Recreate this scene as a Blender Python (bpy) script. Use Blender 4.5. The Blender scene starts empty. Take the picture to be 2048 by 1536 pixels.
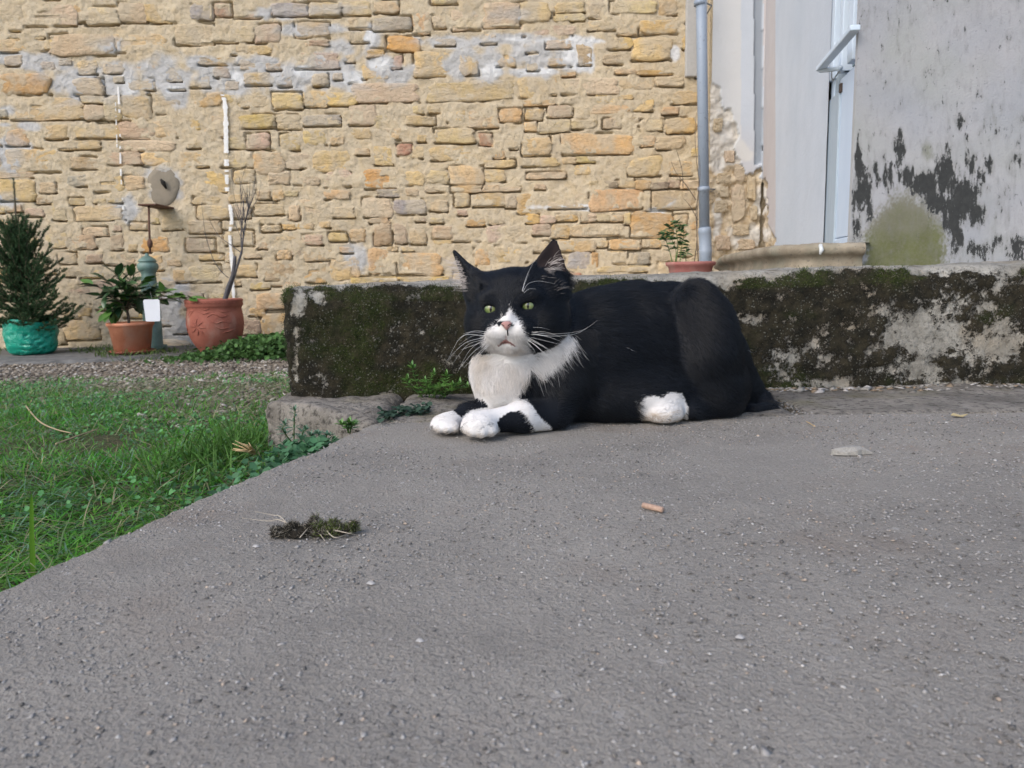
import bpy, math, random
import numpy as np
from mathutils import Vector, Matrix, bvhtree
random.seed(7)
rng = np.random.default_rng(11)
scene = bpy.context.scene
COL = scene.collection

# ---------------------------------------------------------------- camera, light, exposure
F = 1538.0                      # focal length in pixels of the 2048 px wide photograph
CZ = 0.205                      # phone held low over the concrete
PITCH = math.radians(7.9); ROLL = math.radians(1.0)
fw = np.array([0, math.cos(PITCH), -math.sin(PITCH)]); _r = np.array([1., 0, 0]); _u = np.cross(_r, fw)
_c, _s = math.cos(-ROLL), math.sin(-ROLL)
rt = _r*_c + _u*_s; up = _u*_c - _r*_s
cam_d = bpy.data.cameras.new('camera'); cam = bpy.data.objects.new('camera', cam_d); COL.objects.link(cam)
M3 = Matrix((rt, up, -fw)).transposed()
cam.matrix_world = Matrix.Translation((0, 0, CZ)) @ M3.to_4x4()
cam_d.sensor_width = 36; cam_d.lens = 36*F/2048; cam_d.clip_start = .02; cam_d.clip_end = 400
cam_d.dof.use_dof = True; cam_d.dof.focus_distance = 1.0; cam_d.dof.aperture_fstop = 17
scene.camera = cam
world = bpy.data.worlds.new('World'); scene.world = world; world.use_nodes = True
wn = world.node_tree.nodes; wl = world.node_tree.links
sky = wn.new('ShaderNodeTexSky'); sky.sky_type = 'NISHITA'; sky.sun_disc = False
SUN_EL, SUN_AZ = 42, 222
sky.sun_elevation = math.radians(SUN_EL); sky.sun_rotation = math.radians(SUN_AZ); sky.dust_density = 2.2; sky.air_density = 1.0
wl.new(sky.outputs[0], wn['Background'].inputs[0]); wn['Background'].inputs[1].default_value = .15
sun_d = bpy.data.lights.new('sun', 'SUN'); sun_d.energy = 0.85; sun_d.angle = math.radians(45); sun_d.color = (1, .965, .92)
sun = bpy.data.objects.new('sun', sun_d); COL.objects.link(sun)
az = math.radians(SUN_AZ); el = math.radians(SUN_EL)
sdir = Vector((math.sin(az)*math.cos(el), math.cos(az)*math.cos(el), math.sin(el)))
sun.rotation_euler = sdir.to_track_quat('Z', 'Y').to_euler()
scene.view_settings.view_transform = 'Standard'; scene.view_settings.look = 'None'
scene.view_settings.exposure = 0.80; scene.view_settings.gamma = 1
scene.render.engine = 'CYCLES'
scene.cycles.use_denoising = True
scene.cycles.max_bounces = 6

# ---------------------------------------------------------------- surveying helpers: a sight line of the photograph meets a distance or a level
def ray(x, y): return fw + rt*(x-1024)/F + up*(768-y)/F
def at(x, y, d):
    v = ray(x, y); return np.array([0, 0, CZ]) + v*d/v[1]
def gz(x, y, z=0.):
    v = ray(x, y); return np.array([0, 0, CZ]) + v*(z-CZ)/v[2]
def pj(p):
    p = np.asarray(p, float)-np.array([0, 0, CZ]); w = p@fw
    return np.stack([1024+F*(p@rt)/w, 768-F*(p@up)/w], -1)

# ---------------------------------------------------------------- noise
def _h(ix, iy, iz, seed):
    n = (ix.astype(np.int64)*374761393 + iy.astype(np.int64)*668265263 + iz.astype(np.int64)*2147483647*3 + seed*1274126177) & 0xffffffff
    n = ((n ^ (n >> 13))*1274126177) & 0xffffffff
    n = ((n ^ (n >> 16))*2246822519) & 0xffffffff
    return ((n ^ (n >> 15)) & 0xffffff)/float(0xffffff)
def vn(p, seed=0):
    p = np.asarray(p, float); i = np.floor(p).astype(np.int64); f = p-i; f = f*f*(3-2*f)
    r = 0
    for dx in (0, 1):
        for dy in (0, 1):
            for dz in (0, 1):
                w = (f[..., 0] if dx else 1-f[..., 0])*(f[..., 1] if dy else 1-f[..., 1])*(f[..., 2] if dz else 1-f[..., 2])
                r = r + w*_h(i[..., 0]+dx, i[..., 1]+dy, i[..., 2]+dz, seed)
    return r
def fbm(p, o=4, seed=0, g=.5):
    p = np.asarray(p, float); a = 1.; s = 0; t = 0
    for k in range(o):
        s = s + a*(vn(p*2**k, seed+k*17)-.5); t += a; a *= g
    return s/t*2
def sstep(a, b, x):
    t = np.clip((x-a)/(b-a), 0, 1); return t*t*(3-2*t)
def P3(x, y=0, z=0):
    x, y, z = np.broadcast_arrays(x, y, z); return np.stack([x, y, z], -1).astype(float)

# ---------------------------------------------------------------- objects
def tag(o, label=None, cat=None, group=None, kind=None):
    if label: o['label'] = label
    if cat: o['category'] = cat
    if group: o['group'] = group
    if kind: o['kind'] = kind
    return o
def empty(name, loc=(0, 0, 0), rz=0):
    o = bpy.data.objects.new(name, None); COL.objects.link(o); o.location = loc; o.rotation_euler = (0, 0, rz); o.empty_display_size = .05
    return o
def mesh_data(name, v, f, smooth=True, attrs=None):
    me = bpy.data.meshes.new(name)
    v = np.asarray(v, np.float32)
    if isinstance(f, np.ndarray):
        k = f.shape[1]; me.vertices.add(len(v)); me.vertices.foreach_set('co', v.ravel())
        me.loops.add(f.size); me.loops.foreach_set('vertex_index', f.ravel().astype(np.int32))
        me.polygons.add(len(f)); me.polygons.foreach_set('loop_start', np.arange(0, f.size, k, dtype=np.int32))
        me.update(calc_edges=True)
    else:
        me.from_pydata([tuple(map(float, a)) for a in v], [], [tuple(a) for a in f]); me.update()
    if smooth: me.polygons.foreach_set('use_smooth', np.ones(len(me.polygons), bool))
    for n, a in (attrs or {}).items():
        a = np.asarray(a, np.float32)
        if a.ndim == 1:
            at_ = me.attributes.new(n, 'FLOAT', 'POINT'); at_.data.foreach_set('value', a)
        else:
            if a.shape[1] == 3: a = np.concatenate([a, np.ones((len(a), 1), np.float32)], 1)
            at_ = me.attributes.new(n, 'FLOAT_COLOR', 'POINT'); at_.data.foreach_set('color', a.ravel())
    return me
def mesh(name, v, f, mat=None, parent=None, smooth=True, attrs=None):
    """one mesh object; vertices in world space, its origin moved to the middle of its base"""
    v = np.asarray(v, float)
    if parent is None:
        o0 = np.array([(v[:, 0].min()+v[:, 0].max())/2, (v[:, 1].min()+v[:, 1].max())/2, v[:, 2].min()])
    else:
        o0 = v.mean(0)
    me = mesh_data(name, v-o0, f, smooth, attrs)
    if mat: me.materials.append(mat)
    o = bpy.data.objects.new(name, me); COL.objects.link(o)
    if parent is not None:
        o.parent = parent
        o.location = Vector(o0) - world_loc(parent)
    else: o.location = o0
    return o
def world_loc(o):
    l = Vector((0, 0, 0))
    while o is not None: l = l+o.location; o = o.parent
    return l
def grid_faces(nu, nv, wrap_u=False):
    i = np.arange(nu if wrap_u else nu-1); j = np.arange(nv-1); I, J = np.meshgrid(i, j, indexing='ij'); I2 = (I+1) % nu
    return np.stack([I*nv+J, I2*nv+J, I2*nv+J+1, I*nv+J+1], -1).reshape(-1, 4)
def join(parts):
    V = []; Fc = []; n = 0
    for v, f in parts:
        v = np.asarray(v, float); V.append(v); Fc += [tuple(int(q)+n for q in a) for a in f]; n += len(v)
    return np.concatenate(V), Fc
def box(x0, y0, z0, x1, y1, z1):
    v = np.array([(x, y, z) for x in (x0, x1) for y in (y0, y1) for z in (z0, z1)], float)
    return v, [(0, 1, 3, 2), (4, 6, 7, 5), (0, 4, 5, 1), (2, 3, 7, 6), (0, 2, 6, 4), (1, 5, 7, 3)]
def tube(path, rad, n=8, cap=True):
    path = np.asarray(path, float); m = len(path); rad = np.broadcast_to(rad, (m,))
    t = np.gradient(path, axis=0); t /= np.linalg.norm(t, axis=1)[:, None]+1e-12
    a = np.array([0, 0, 1.]) if abs(t[0][2]) < .9 else np.array([1., 0, 0])
    V = []
    u = np.cross(t[0], a); u /= np.linalg.norm(u)
    for k in range(m):
        u = u-t[k]*(u@t[k]); u /= np.linalg.norm(u); w = np.cross(t[k], u)
        th = np.arange(n)*2*math.pi/n
        V.append(path[k]+rad[k]*(np.cos(th)[:, None]*u+np.sin(th)[:, None]*w))
    V = np.concatenate(V)
    Fc = [(k*n+i, k*n+(i+1) % n, (k+1)*n+(i+1) % n, (k+1)*n+i) for k in range(m-1) for i in range(n)]
    if cap: Fc += [tuple(range(n))[::-1], tuple((m-1)*n+i for i in range(n))]
    return V, Fc
def lathe(c, prof, n=32, jit=None):
    """prof: (radius, z) pairs"""
    prof = np.asarray(prof, float); th = np.arange(n)*2*math.pi/n; m = len(prof)
    V = np.stack([np.outer(np.cos(th), prof[:, 0]), np.outer(np.sin(th), prof[:, 0]), np.tile(prof[:, 1], (n, 1))], -1).reshape(-1, 3)+np.asarray(c)
    return V, grid_faces(n, m, True)
def smooth_path(pts, n=24):
    pts = np.asarray(pts, float); k = len(pts); out = []
    for t in np.linspace(0, k-1-1e-9, n):
        i = int(t); f = t-i; p0, p1, p2, p3 = pts[max(i-1, 0)], pts[i], pts[i+1], pts[min(i+2, k-1)]
        out.append(.5*((2*p1)+(-p0+p2)*f+(2*p0-5*p1+4*p2-p3)*f*f+(-p0+3*p1-3*p2+p3)*f**3))
    return np.array(out)
def hair(name, pts, rad, mat, parent=None, col=None, taper=True, kind=None):
    """pts: (N, K, 3) strands in world space"""
    N, K, _ = pts.shape
    cd = bpy.data.hair_curves.new(name); cd.add_curves([K]*N)
    o0 = np.array(world_loc(parent)) if parent is not None else pts.reshape(-1, 3).mean(0)
    cd.attributes['position'].data.foreach_set('vector', (pts-o0).astype(np.float32).ravel())
    ra = cd.attributes.get('radius') or cd.attributes.new('radius', 'FLOAT', 'POINT')
    prof = np.linspace(1, 0, K)**.6*.85+.15 if taper else np.ones(K)
    r = np.broadcast_to(np.asarray(rad, float).reshape(-1, 1), (N, 1))*prof
    ra.data.foreach_set('value', r.astype(np.float32).ravel())
    if col is not None:
        ca = cd.attributes.new('col', 'FLOAT_COLOR', 'CURVE')
        c4 = np.ones((N, 4), np.float32); c4[:, :3] = col; ca.data.foreach_set('color', c4.ravel())
    cd.materials.append(mat)
    o = bpy.data.objects.new(name, cd); COL.objects.link(o)
    if parent is not None: o.parent = parent
    else: o.location = o0
    if kind: o['kind'] = kind
    return o

# ---------------------------------------------------------------- materials
class NT:
    def __init__(s, name):
        s.m = bpy.data.materials.new(name); s.m.use_nodes = True; s.t = s.m.node_tree; s.n = s.t.nodes; s.l = s.t.links
        s.b = s.n['Principled BSDF']; s.out = s.n['Material Output']
        s.b.inputs['Roughness'].default_value = .85
    def new(s, ty, **k):
        n = s.n.new(ty)
        for a, b in k.items(): setattr(n, a, b)
        return n
    def put(s, sock, v):
        if hasattr(v, 'is_output') or isinstance(v, bpy.types.NodeSocket): s.l.new(v, sock)
        elif v is not None: sock.default_value = v
    def coord(s, kind='Object', scale=(1, 1, 1)):
        c = s.new('ShaderNodeTexCoord'); mp = s.new('ShaderNodeMapping'); s.l.new(c.outputs[kind], mp.inputs[0]); mp.inputs['Scale'].default_value = scale
        return mp.outputs[0]
    def geo(s, scale=(1, 1, 1)):
        c = s.new('ShaderNodeNewGeometry'); mp = s.new('ShaderNodeMapping'); s.l.new(c.outputs['Position'], mp.inputs[0]); mp.inputs['Scale'].default_value = scale
        return mp.outputs[0]
    def noise(s, v, scale, detail=4, rough=.55, dist=0):
        n = s.new('ShaderNodeTexNoise'); s.put(n.inputs['Vector'], v); n.inputs['Scale'].default_value = scale; n.inputs['Detail'].default_value = detail
        n.inputs['Roughness'].default_value = rough; n.inputs['Distortion'].default_value = dist; return n.outputs['Fac']
    def vor(s, v, scale, feature='F1', out='Distance', rnd=1):
        n = s.new('ShaderNodeTexVoronoi'); n.feature = feature; s.put(n.inputs['Vector'], v); n.inputs['Scale'].default_value = scale; n.inputs['Randomness'].default_value = rnd
        return n.outputs[out]
    def ramp(s, v, stops, interp='LINEAR'):
        n = s.new('ShaderNodeValToRGB'); s.put(n.inputs[0], v); cr = n.color_ramp; cr.interpolation = interp
        while len(cr.elements) < len(stops): cr.elements.new(.5)
        for e, (p, c) in zip(cr.elements, stops):
            e.position = p; e.color = (c, c, c, 1) if isinstance(c, (int, float)) else (*c, 1)
        return n.outputs[0]
    def mix(s, f, a, b, mode='MIX'):
        n = s.new('ShaderNodeMix'); n.data_type = 'RGBA'; n.blend_type = mode; s.put(n.inputs[0], f)
        for k, q in ((6, a), (7, b)):
            if isinstance(q, tuple): q = (*q, 1) if len(q) == 3 else q
            s.put(n.inputs[k], q)
        return n.outputs[2]
    def math(s, op, a, b=None, clamp=False):
        n = s.new('ShaderNodeMath'); n.operation = op; n.use_clamp = clamp; s.put(n.inputs[0], a)
        if b is not None: s.put(n.inputs[1], b)
        return n.outputs[0]
    def attr(s, name, out='Fac'):
        n = s.new('ShaderNodeAttribute'); n.attribute_name = name; return n.outputs[out]
    def objcol(s): return s.new('ShaderNodeObjectInfo').outputs['Color']
    def objrnd(s): return s.new('ShaderNodeObjectInfo').outputs['Random']
    def col(s, v): s.put(s.b.inputs['Base Color'], (*v, 1) if isinstance(v, tuple) else v); return s
    def rough(s, v): s.put(s.b.inputs['Roughness'], v); return s
    def spec(s, v): s.b.inputs['Specular IOR Level'].default_value = v; return s
    def bump(s, h, dist=.01, strength=1, prev=None):
        n = s.new('ShaderNodeBump'); s.put(n.inputs['Height'], h); n.inputs['Distance'].default_value = dist; n.inputs['Strength'].default_value = strength
        if prev is not None: s.l.new(prev, n.inputs['Normal'])
        s.l.new(n.outputs[0], s.b.inputs['Normal']); return n.outputs[0]
def simple(name, c, rough=.7, nscale=30, var=.25, bump=.001, spec=.3):
    t = NT(name); v = t.coord(); n = t.noise(v, nscale, 5)
    t.col(t.mix(n, tuple(q*(1-var) for q in c), tuple(min(1, q*(1+var)) for q in c))); t.rough(rough); t.spec(spec)
    if bump: t.bump(n, bump)
    return t.m
def px(r, d): return r*d/F
# ================================================================ concrete slab, lawn, terrace, kerb
def poly_sd(q, poly):
    """signed distance to a polygon (inside negative)"""
    poly = np.asarray(poly, float); d = np.full(len(q), 1e9)
    for i in range(len(poly)):
        a, b = poly[i-1], poly[i]; e = b-a; h = np.clip(((q-a)@e)/(e@e), 0, 1); d = np.minimum(d, np.linalg.norm(q-a-h[:, None]*e, axis=1))
    return np.where(inpoly_(q, poly), -d, d)
def inpoly_(P, poly):
    x, y = P[:, 0], P[:, 1]; r = np.zeros(len(P), bool); j = len(poly)-1
    for i in range(len(poly)):
        xi, yi = poly[i]; xj, yj = poly[j]; r ^= ((yi > y) != (yj > y)) & (x < (xj-xi)*(y-yi)/(yj-yi+1e-12)+xi); j = i
    return r
LAWN_Z = -.085
def ground_z(x, y):
    """the yard falls gently from the slab to the far wall"""
    return LAWN_Z-.10*sstep(1.2, 4.0, y)+.012*fbm(P3(x*2.2, y*2.2, 0), 3, 40)
# yard ground, one sheet: soil under the lawn, gravel towards the wall
gx_, gy_ = np.meshgrid(np.concatenate([np.linspace(-60, -5, 12), np.linspace(-4.8, 3, 240), np.linspace(4, 60, 10)]), np.concatenate([np.linspace(-40, -1, 12), np.linspace(-.8, 4.9, 230), np.linspace(6, 60, 8)]), indexing='ij')
GV = np.stack([gx_, gy_, ground_z(gx_, gy_)], -1)
under = (gx_ > -.36+(gy_-.5)*.26+.05) & (gy_ < 1.5); GV[..., 2] -= .03*under
t = NT('yard_soil'); v = t.geo(); n1 = t.noise(v, 3, 4); n2 = t.noise(v, 60, 6, .7)
soil = t.mix(n2, (.045, .042, .022), (.12, .11, .06)); grav = t.mix(t.vor(v, 75, out='Color'), (.12, .098, .072), (.30, .25, .195))
sx = t.new('ShaderNodeSeparateXYZ'); t.l.new(v, sx.inputs[0])
m = t.ramp(t.math('ADD', t.math('MULTIPLY', sx.outputs[1], .25), t.math('MULTIPLY', n1, .25)), [(.52, 0), (.64, 1)])
t.col(t.mix(m, soil, grav)); t.bump(n2, .012); t.spec(.2)
g = mesh('ground', GV.reshape(-1, 3), grid_faces(*gx_.shape)[:, ::-1].copy() if False else grid_faces(*gx_.shape), t.m); tag(g, kind='structure')

# concrete slab: an exposed fine aggregate surface with a rounded, crumbling edge
SL = np.array([(-.192, 1.118), (-.288, .774), (-.333, .594), (-.372, .43), (-.45, .10), (-.55, -.3), (-.75, -1.2), (3, -1.2), (3, 1.20), (.83, 1.185), (.424, 1.118), (.15, 1.095)])
def slab_grid(xs, ys, drop=.085, R=.008):
    X, Y = np.meshgrid(xs, ys, indexing='ij'); q = np.stack([X.ravel(), Y.ravel()], -1)
    d = poly_sd(q, SL)+.009*fbm(P3(q[:, 0]*13, q[:, 1]*13), 4, 50)+.004*fbm(P3(q[:, 0]*90, q[:, 1]*90), 2, 51)
    z = .0012*fbm(P3(q[:, 0]*7, q[:, 1]*7), 3, 52)+.0007*fbm(P3(q[:, 0]*60, q[:, 1]*60), 3, 53)-.0008
    z = np.where(d > -R, z-(R-np.sqrt(np.maximum(R*R-np.clip(d+R, 0, R)**2, 0))), z); z = np.where(d > 0, -drop, z)
    return np.stack([q[:, 0], q[:, 1], z], -1), d
xs = np.concatenate([np.arange(-.78, -.5, .02), np.arange(-.5, 1.1, .0042), np.arange(1.1, 3.05, .1)]); ys = np.concatenate([np.arange(-1.24, .15, .05), np.arange(.15, 1.23, .0042)])
SV, sd_ = slab_grid(xs, ys)
SF = grid_faces(len(xs), len(ys)); SF = SF[(sd_[SF] < .012).any(1)]
used = np.unique(SF); rm = np.full(len(SV), -1); rm[used] = np.arange(len(used)); SV = SV[used]; SF = rm[SF]
t = NT('slab_concrete'); v = t.geo()
big = t.noise(v, 2.6, 5, .6); mid = t.noise(v, 14, 5, .65); fin = t.noise(v, 330, 4, .7); pit = t.noise(v, 160, 4, .75)
base = t.mix(t.ramp(big, [(.35, 0), (.65, 1)]), (.252, .232, .206), (.366, .337, .297))
base = t.mix(t.ramp(mid, [(.42, 0), (.62, .45)]), base, (.36, .33, .29))
base = t.mix(t.ramp(fin, [(.28, .60), (.46, 0)]), base, (.095, .077, .070))
base = t.mix(t.ramp(fin, [(.60, 0), (.72, .75)]), base, (.42, .40, .38))
cell = t.new('ShaderNodeTexVoronoi'); t.l.new(v, cell.inputs['Vector']); cell.inputs['Scale'].default_value = 210
gr = t.math('MULTIPLY', t.ramp(cell.outputs['Distance'], [(.20, 1), (.34, 0)]), t.ramp(t.noise(cell.outputs['Position'], 90, 1), [(.56, 0), (.61, .8)]))
base = t.mix(gr, base, t.mix(cell.outputs['Color'], (.27, .24, .21), (.48, .46, .44)))
cell2 = t.new('ShaderNodeTexVoronoi'); t.l.new(v, cell2.inputs['Vector']); cell2.inputs['Scale'].default_value = 70
gr2 = t.math('MULTIPLY', t.ramp(cell2.outputs['Distance'], [(.18, 1), (.26, 0)]), t.ramp(t.noise(cell2.outputs['Position'], 60, 1), [(.66, 0), (.69, 1)]))
base = t.mix(gr2, base, (.40, .37, .34))
base = t.mix(t.math('MULTIPLY', t.ramp(t.noise(v, 5.5, 4), [(.56, 0), (.68, 1)]), .35), base, (.24, .185, .145))
t.col(base); t.rough(.88); t.spec(.3)
hb = t.bump(pit, .006, .9); hb = t.bump(fin, .0028, 1, hb); t.bump(gr, .0015, .8, hb)
CONC = t.m
slab = mesh('concrete_slab', SV, SF, CONC); tag(slab, kind='structure')
# loose and half buried grit on the slab
def pebbles(name, P_, size, mat, parent=None, colr=None, flat=.55, seed=1, kind='stuff'):
    rs = np.random.default_rng(seed); n = len(P_)
    b = np.array([(1, 0, 0), (-1, 0, 0), (0, 1, 0), (0, -1, 0), (0, 0, 1), (0, 0, -1), (.7, .7, .2), (-.7, .7, -.1), (.7, -.7, .1), (-.7, -.7, .3)])*[1, 1, 1]
    b = b[:6]; f = np.array([(0, 2, 4), (2, 1, 4), (1, 3, 4), (3, 0, 4), (2, 0, 5), (1, 2, 5), (3, 1, 5), (0, 3, 5)])
    j = b[None]*rs.uniform(.65, 1.3, (n, 6, 1)); a = rs.uniform(0, 6.28, n); ca, sa = np.cos(a), np.sin(a)
    x, y, z = j[..., 0]*rs.uniform(.8, 1.6, (n, 1)), j[..., 1], j[..., 2]*flat
    ti = rs.normal(0, .3, (n, 1)); z = z+x*ti
    V = np.stack([x*ca[:, None]-y*sa[:, None], x*sa[:, None]+y*ca[:, None], z], -1)*np.asarray(size)[:, None, None]+P_[:, None]
    F_ = (f[None]+np.arange(n)[:, None, None]*6).reshape(-1, 3)
    at_ = {'col': np.repeat(colr, 6, 0)} if colr is not None else None
    o = mesh(name, V.reshape(-1, 3), F_, mat, parent, smooth=False, attrs=at_)
    if kind: o['kind'] = kind
    return o
t = NT('grit_stone'); t.col(t.mix(.0, t.attr('col', 'Color'), (.3, .3, .3))); t.rough(.8); GRIT = t.m
rs = np.random.default_rng(3)
n = 34000; q = np.stack([rs.uniform(-.5, 1.1, n), .22+.98*rs.random(n)**.9], -1); q = q[poly_sd(q, SL) < -.004]; n = len(q)
tone = rs.choice(4, n, p=[.66, .05, .20, .09]); gc = np.array([(.29, .275, .26), (.42, .40, .38), (.12, .11, .10), (.36, .29, .23)])[tone]*rs.uniform(.8, 1.15, (n, 1))
pebbles('grit', P3(q[:, 0], q[:, 1], -.0006), rs.uniform(.0006, .0017, n)*np.where(rs.random(n) < .006, 2.0, 1), GRIT, slab, gc, .5)

# old paving strip between the slab and the mossy step
def rough_block(name, x0, y0, z0, x1, y1, z1, mat, parent=None, h=.01, R=.02, amp=.006, seed=1, label=None, fn=None, attrs=None):
    """a worn stone block: rounded box pushed about by noise"""
    c = np.array([(x0+x1)/2, (y0+y1)/2, (z0+z1)/2]); hs = np.array([(x1-x0)/2, (y1-y0)/2, (z1-z0)/2]); V = []; Fc = []; n0 = 0
    for ax in range(3):
        o = [a for a in range(3) if a != ax]; nu = max(2, int(2*hs[o[0]]/h)+1); nv = max(2, int(2*hs[o[1]]/h)+1)
        for s in (-1, 1):
            U, W = np.meshgrid(np.linspace(-1, 1, nu)*hs[o[0]], np.linspace(-1, 1, nv)*hs[o[1]], indexing='ij'); p = np.zeros((nu, nv, 3)); p[..., o[0]] = U; p[..., o[1]] = W; p[..., ax] = s*hs[ax]
            f = grid_faces(nu, nv)+n0; flip = (s > 0) == (ax == 1)
            Fc.append(f[:, ::-1] if flip else f); V.append(p.reshape(-1, 3)); n0 += nu*nv
    V = np.concatenate(V); inner = np.clip(V, -(hs-R), hs-R); d = V-inner; L = np.linalg.norm(d, axis=1)[:, None]+1e-9; nrm = d/L; V = inner+nrm*R+c
    V = V+nrm*(amp*fbm(V*9, 4, seed)+amp*.45*fbm(V*40, 3, seed+5))[:, None]
    if fn is not None: V = fn(V, nrm)
    a = attrs(V, nrm) if attrs else None
    return mesh(name, V, np.concatenate(Fc), mat, parent, attrs=a), V, nrm
t = NT('old_paving'); v = t.geo(); n1 = t.noise(v, 9, 5); n2 = t.noise(v, 90, 5, .7)
c = t.mix(t.ramp(n1, [(.35, 0), (.65, 1)]), (.15, .133, .112), (.31, .28, .24)); c = t.mix(t.ramp(n2, [(.37, .9), (.5, 0)]), c, (.05, .043, .035)); c = t.mix(t.ramp(t.noise(v, 30, 5, .7), [(.58, 0), (.7, .7)]), c, (.34, .31, .27))
c = t.mix(t.ramp(t.noise(v, 6, 4), [(.55, 0), (.7, .55)]), c, (.17, .15, .06))
hb = t.bump(n2, .008, 1); t.bump(t.noise(v, 32, 6, .75), .012, .8, hb); t.col(c); t.rough(.9); PAV = t.m
def pav(x0, x1, sd):
    o, V, n_ = rough_block('paving_stone', x0, 1.092, -.10, x1, 1.42, .003, PAV, slab, .012, .010, .004, sd); return o
pav(-.185, .418, 61); pav(.432, 1.02, 62); pav(1.03, 2.6, 63)
# lower step stone at the left with its thick worn edge
def lowfn(V, n_):
    k = sstep(.0, 1., (V[:, 2]+.02)/.03); V = V.copy()
    V[:, 1] += (1-np.clip((V[:, 1]-1.105)/.365, 0, 1))*.19*np.clip((-.19-V[:, 0])/.215, 0, 1)
    w = (V[:, 0] < -.2) & (V[:, 1] < 1.2); V[:, 2] -= np.where(V[:, 2] > -.02, .012*sstep(1.24, 1.10, V[:, 1]), 0); 
    gro = np.exp(-(((V[:, 1]-1.335-.10*(V[:, 0]+.33))/.009)**2))*sstep(-.43, -.37, V[:, 0])*sstep(-.21, -.27, V[:, 0]); V[:, 2] -= .013*gro*(V[:, 2] > -.03); return V
low, LV, _ = rough_block('lower_step_stone', -.425, 1.105, -.12, -.195, 1.47, .004, PAV, None, .006, .022, .007, 71, fn=lowfn)
tag(low, 'flat worn grey stone under the left end of the mossy step', 'stone')

# the big mossy step
BX0, BX1, BY0, BY1 = -.396, 2.3, 1.345, 1.80
def stepfn(V, n_):
    V = V.copy(); f = np.clip((V[:, 0]-BX0)/1.75, 0, 1)
    top = sstep(.05, .19, V[:, 2]); V[:, 2] += top*(-.003+.027*f+.007*fbm(P3(V[:, 0]*5, V[:, 1]*5), 3, 80)-.005*np.exp(-((V[:, 0]+.02)/.10)**2))
    V[:, 1] += sstep(.15, .21, V[:, 2])*(V[:, 1] < 1.4)*.010*(.5+fbm(P3(V[:, 0]*8, 0, 0), 3, 81))
    am_ = stepattr(V, n_)['moss']; return V+n_*(sstep(.45, .6, am_+.25*fbm(V*60, 2, 84))*(.0025+.005*np.clip(fbm(V*45, 3, 83)+.15, 0, 1)))[:, None]
def stepattr(V, n_):
    q = pj(V); x, y = q[:, 0], q[:, 1]; s = 1.*(V[:, 1] < 1.42)
    nA = fbm(P3(x/90, y/70), 4, 90); nB = fbm(P3(x/22, y/20), 4, 91); nC = fbm(P3(x/9, y/9), 2, 92)
    topd = y-np.interp(x, [585, 900, 1100, 1440, 1700, 2048], [572, 568, 566, 545, 535, 522])       # below the arris
    m = .9*sstep(-6, 8, topd+8*nB)*np.ones(len(V))
    edge = np.interp(x, [640, 1150, 1420, 1650, 2048], [-14, -10, 26, 4, 22]); m = np.minimum(m, sstep(edge-8, edge+10, topd+16*nB))
    # bare places on the right and at the left corner
    bare = np.zeros(len(V))
    for cx, cy, rx, ry, k in ((1850, 670, 110, 60, 1.), (1990, 680, 90, 60, 1.), (1960, 610, 60, 34, .8), (1840, 740, 70, 34, .8), (1560, 730, 40, 34, .8), (1640, 700, 34, 34, .55), (1500, 640, 34, 22, .5), (1770, 640, 30, 50, .4), (1650, 770, 60, 14, .9), (1900, 775, 150, 12, 1.), (2040, 560, 60, 18, .7), (600, 600, 20, 34, 1.1), (634, 588, 20, 20, 1.0), (592, 700, 7, 60, .4), (780, 785, 60, 8, .4)):
        bare = np.maximum(bare, k*np.exp(-(((x-cx)/rx)**2+((y-cy)/ry)**2)**1.3))
    m = m*np.clip(.98-.78*bare+.55*nB+.30*nC+.2*nA, 0, 1)
    m = np.where(n_[:, 2] > .93, m*.5, m); green = sstep(.05, .6, nA+.40*(topd < 32)+.25*sstep(715, 790, y)*(x > 1300)+.08*(x < 900)-.12*(x > 1600)); 
    return {'moss': np.clip(m, 0, 1), 'green': green}
t = NT('mossy_stone'); v = t.geo(); n1 = t.noise(v, 16, 6, .65); n2 = t.noise(v, 130, 5, .75)
st = t.mix(t.ramp(n1, [(.35, 0), (.68, 1)]), (.20, .188, .160), (.40, .38, .335)); st = t.mix(t.ramp(n2, [(.33, .7), (.5, 0)]), st, (.07, .062, .05))
st = t.mix(t.ramp(t.noise(v, 7, 4), [(.5, 0), (.65, .5)]), st, (.34, .27, .18))
mo = t.mix(t.attr('green'), (.016, .015, .011), (.026, .033, .011)); mo = t.mix(t.ramp(t.noise(v, 60, 4), [(.4, 0), (.7, .8)]), mo, (.050, .042, .026))
mk = t.math('ADD', t.attr('moss'), t.math('MULTIPLY', t.math('ADD', t.math('SUBTRACT', t.noise(v, 60, 6, .85), .5), t.math('MULTIPLY', t.math('SUBTRACT', t.noise(v, 260, 3, .8), .5), .5)), 2.0)); mk = t.ramp(mk, [(.42, 0), (.58, 1)])
c = t.mix(mk, st, mo); lich = t.math('MULTIPLY', t.ramp(t.vor(v, 190), [(.0, 1), (.30, 0)]), t.ramp(t.noise(v, 34, 4, .7), [(.46, 0), (.56, .85)])); c = t.mix(lich, c, (.30, .30, .26))
t.col(c); t.rough(.95); t.spec(.15); hb = t.bump(n1, .012, .6); hb = t.bump(n2, .005, .9, hb); t.bump(mk, .004, .8, hb)
MOSSY = t.m
step, BV_, BN = rough_block('mossy_step', BX0, BY0, -.13, BX1, BY1, .196, MOSSY, None, .0050, .026, .007, 77, fn=stepfn, attrs=stepattr)
tag(step, 'long stone step covered with dark moss behind the cat', 'step')
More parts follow.
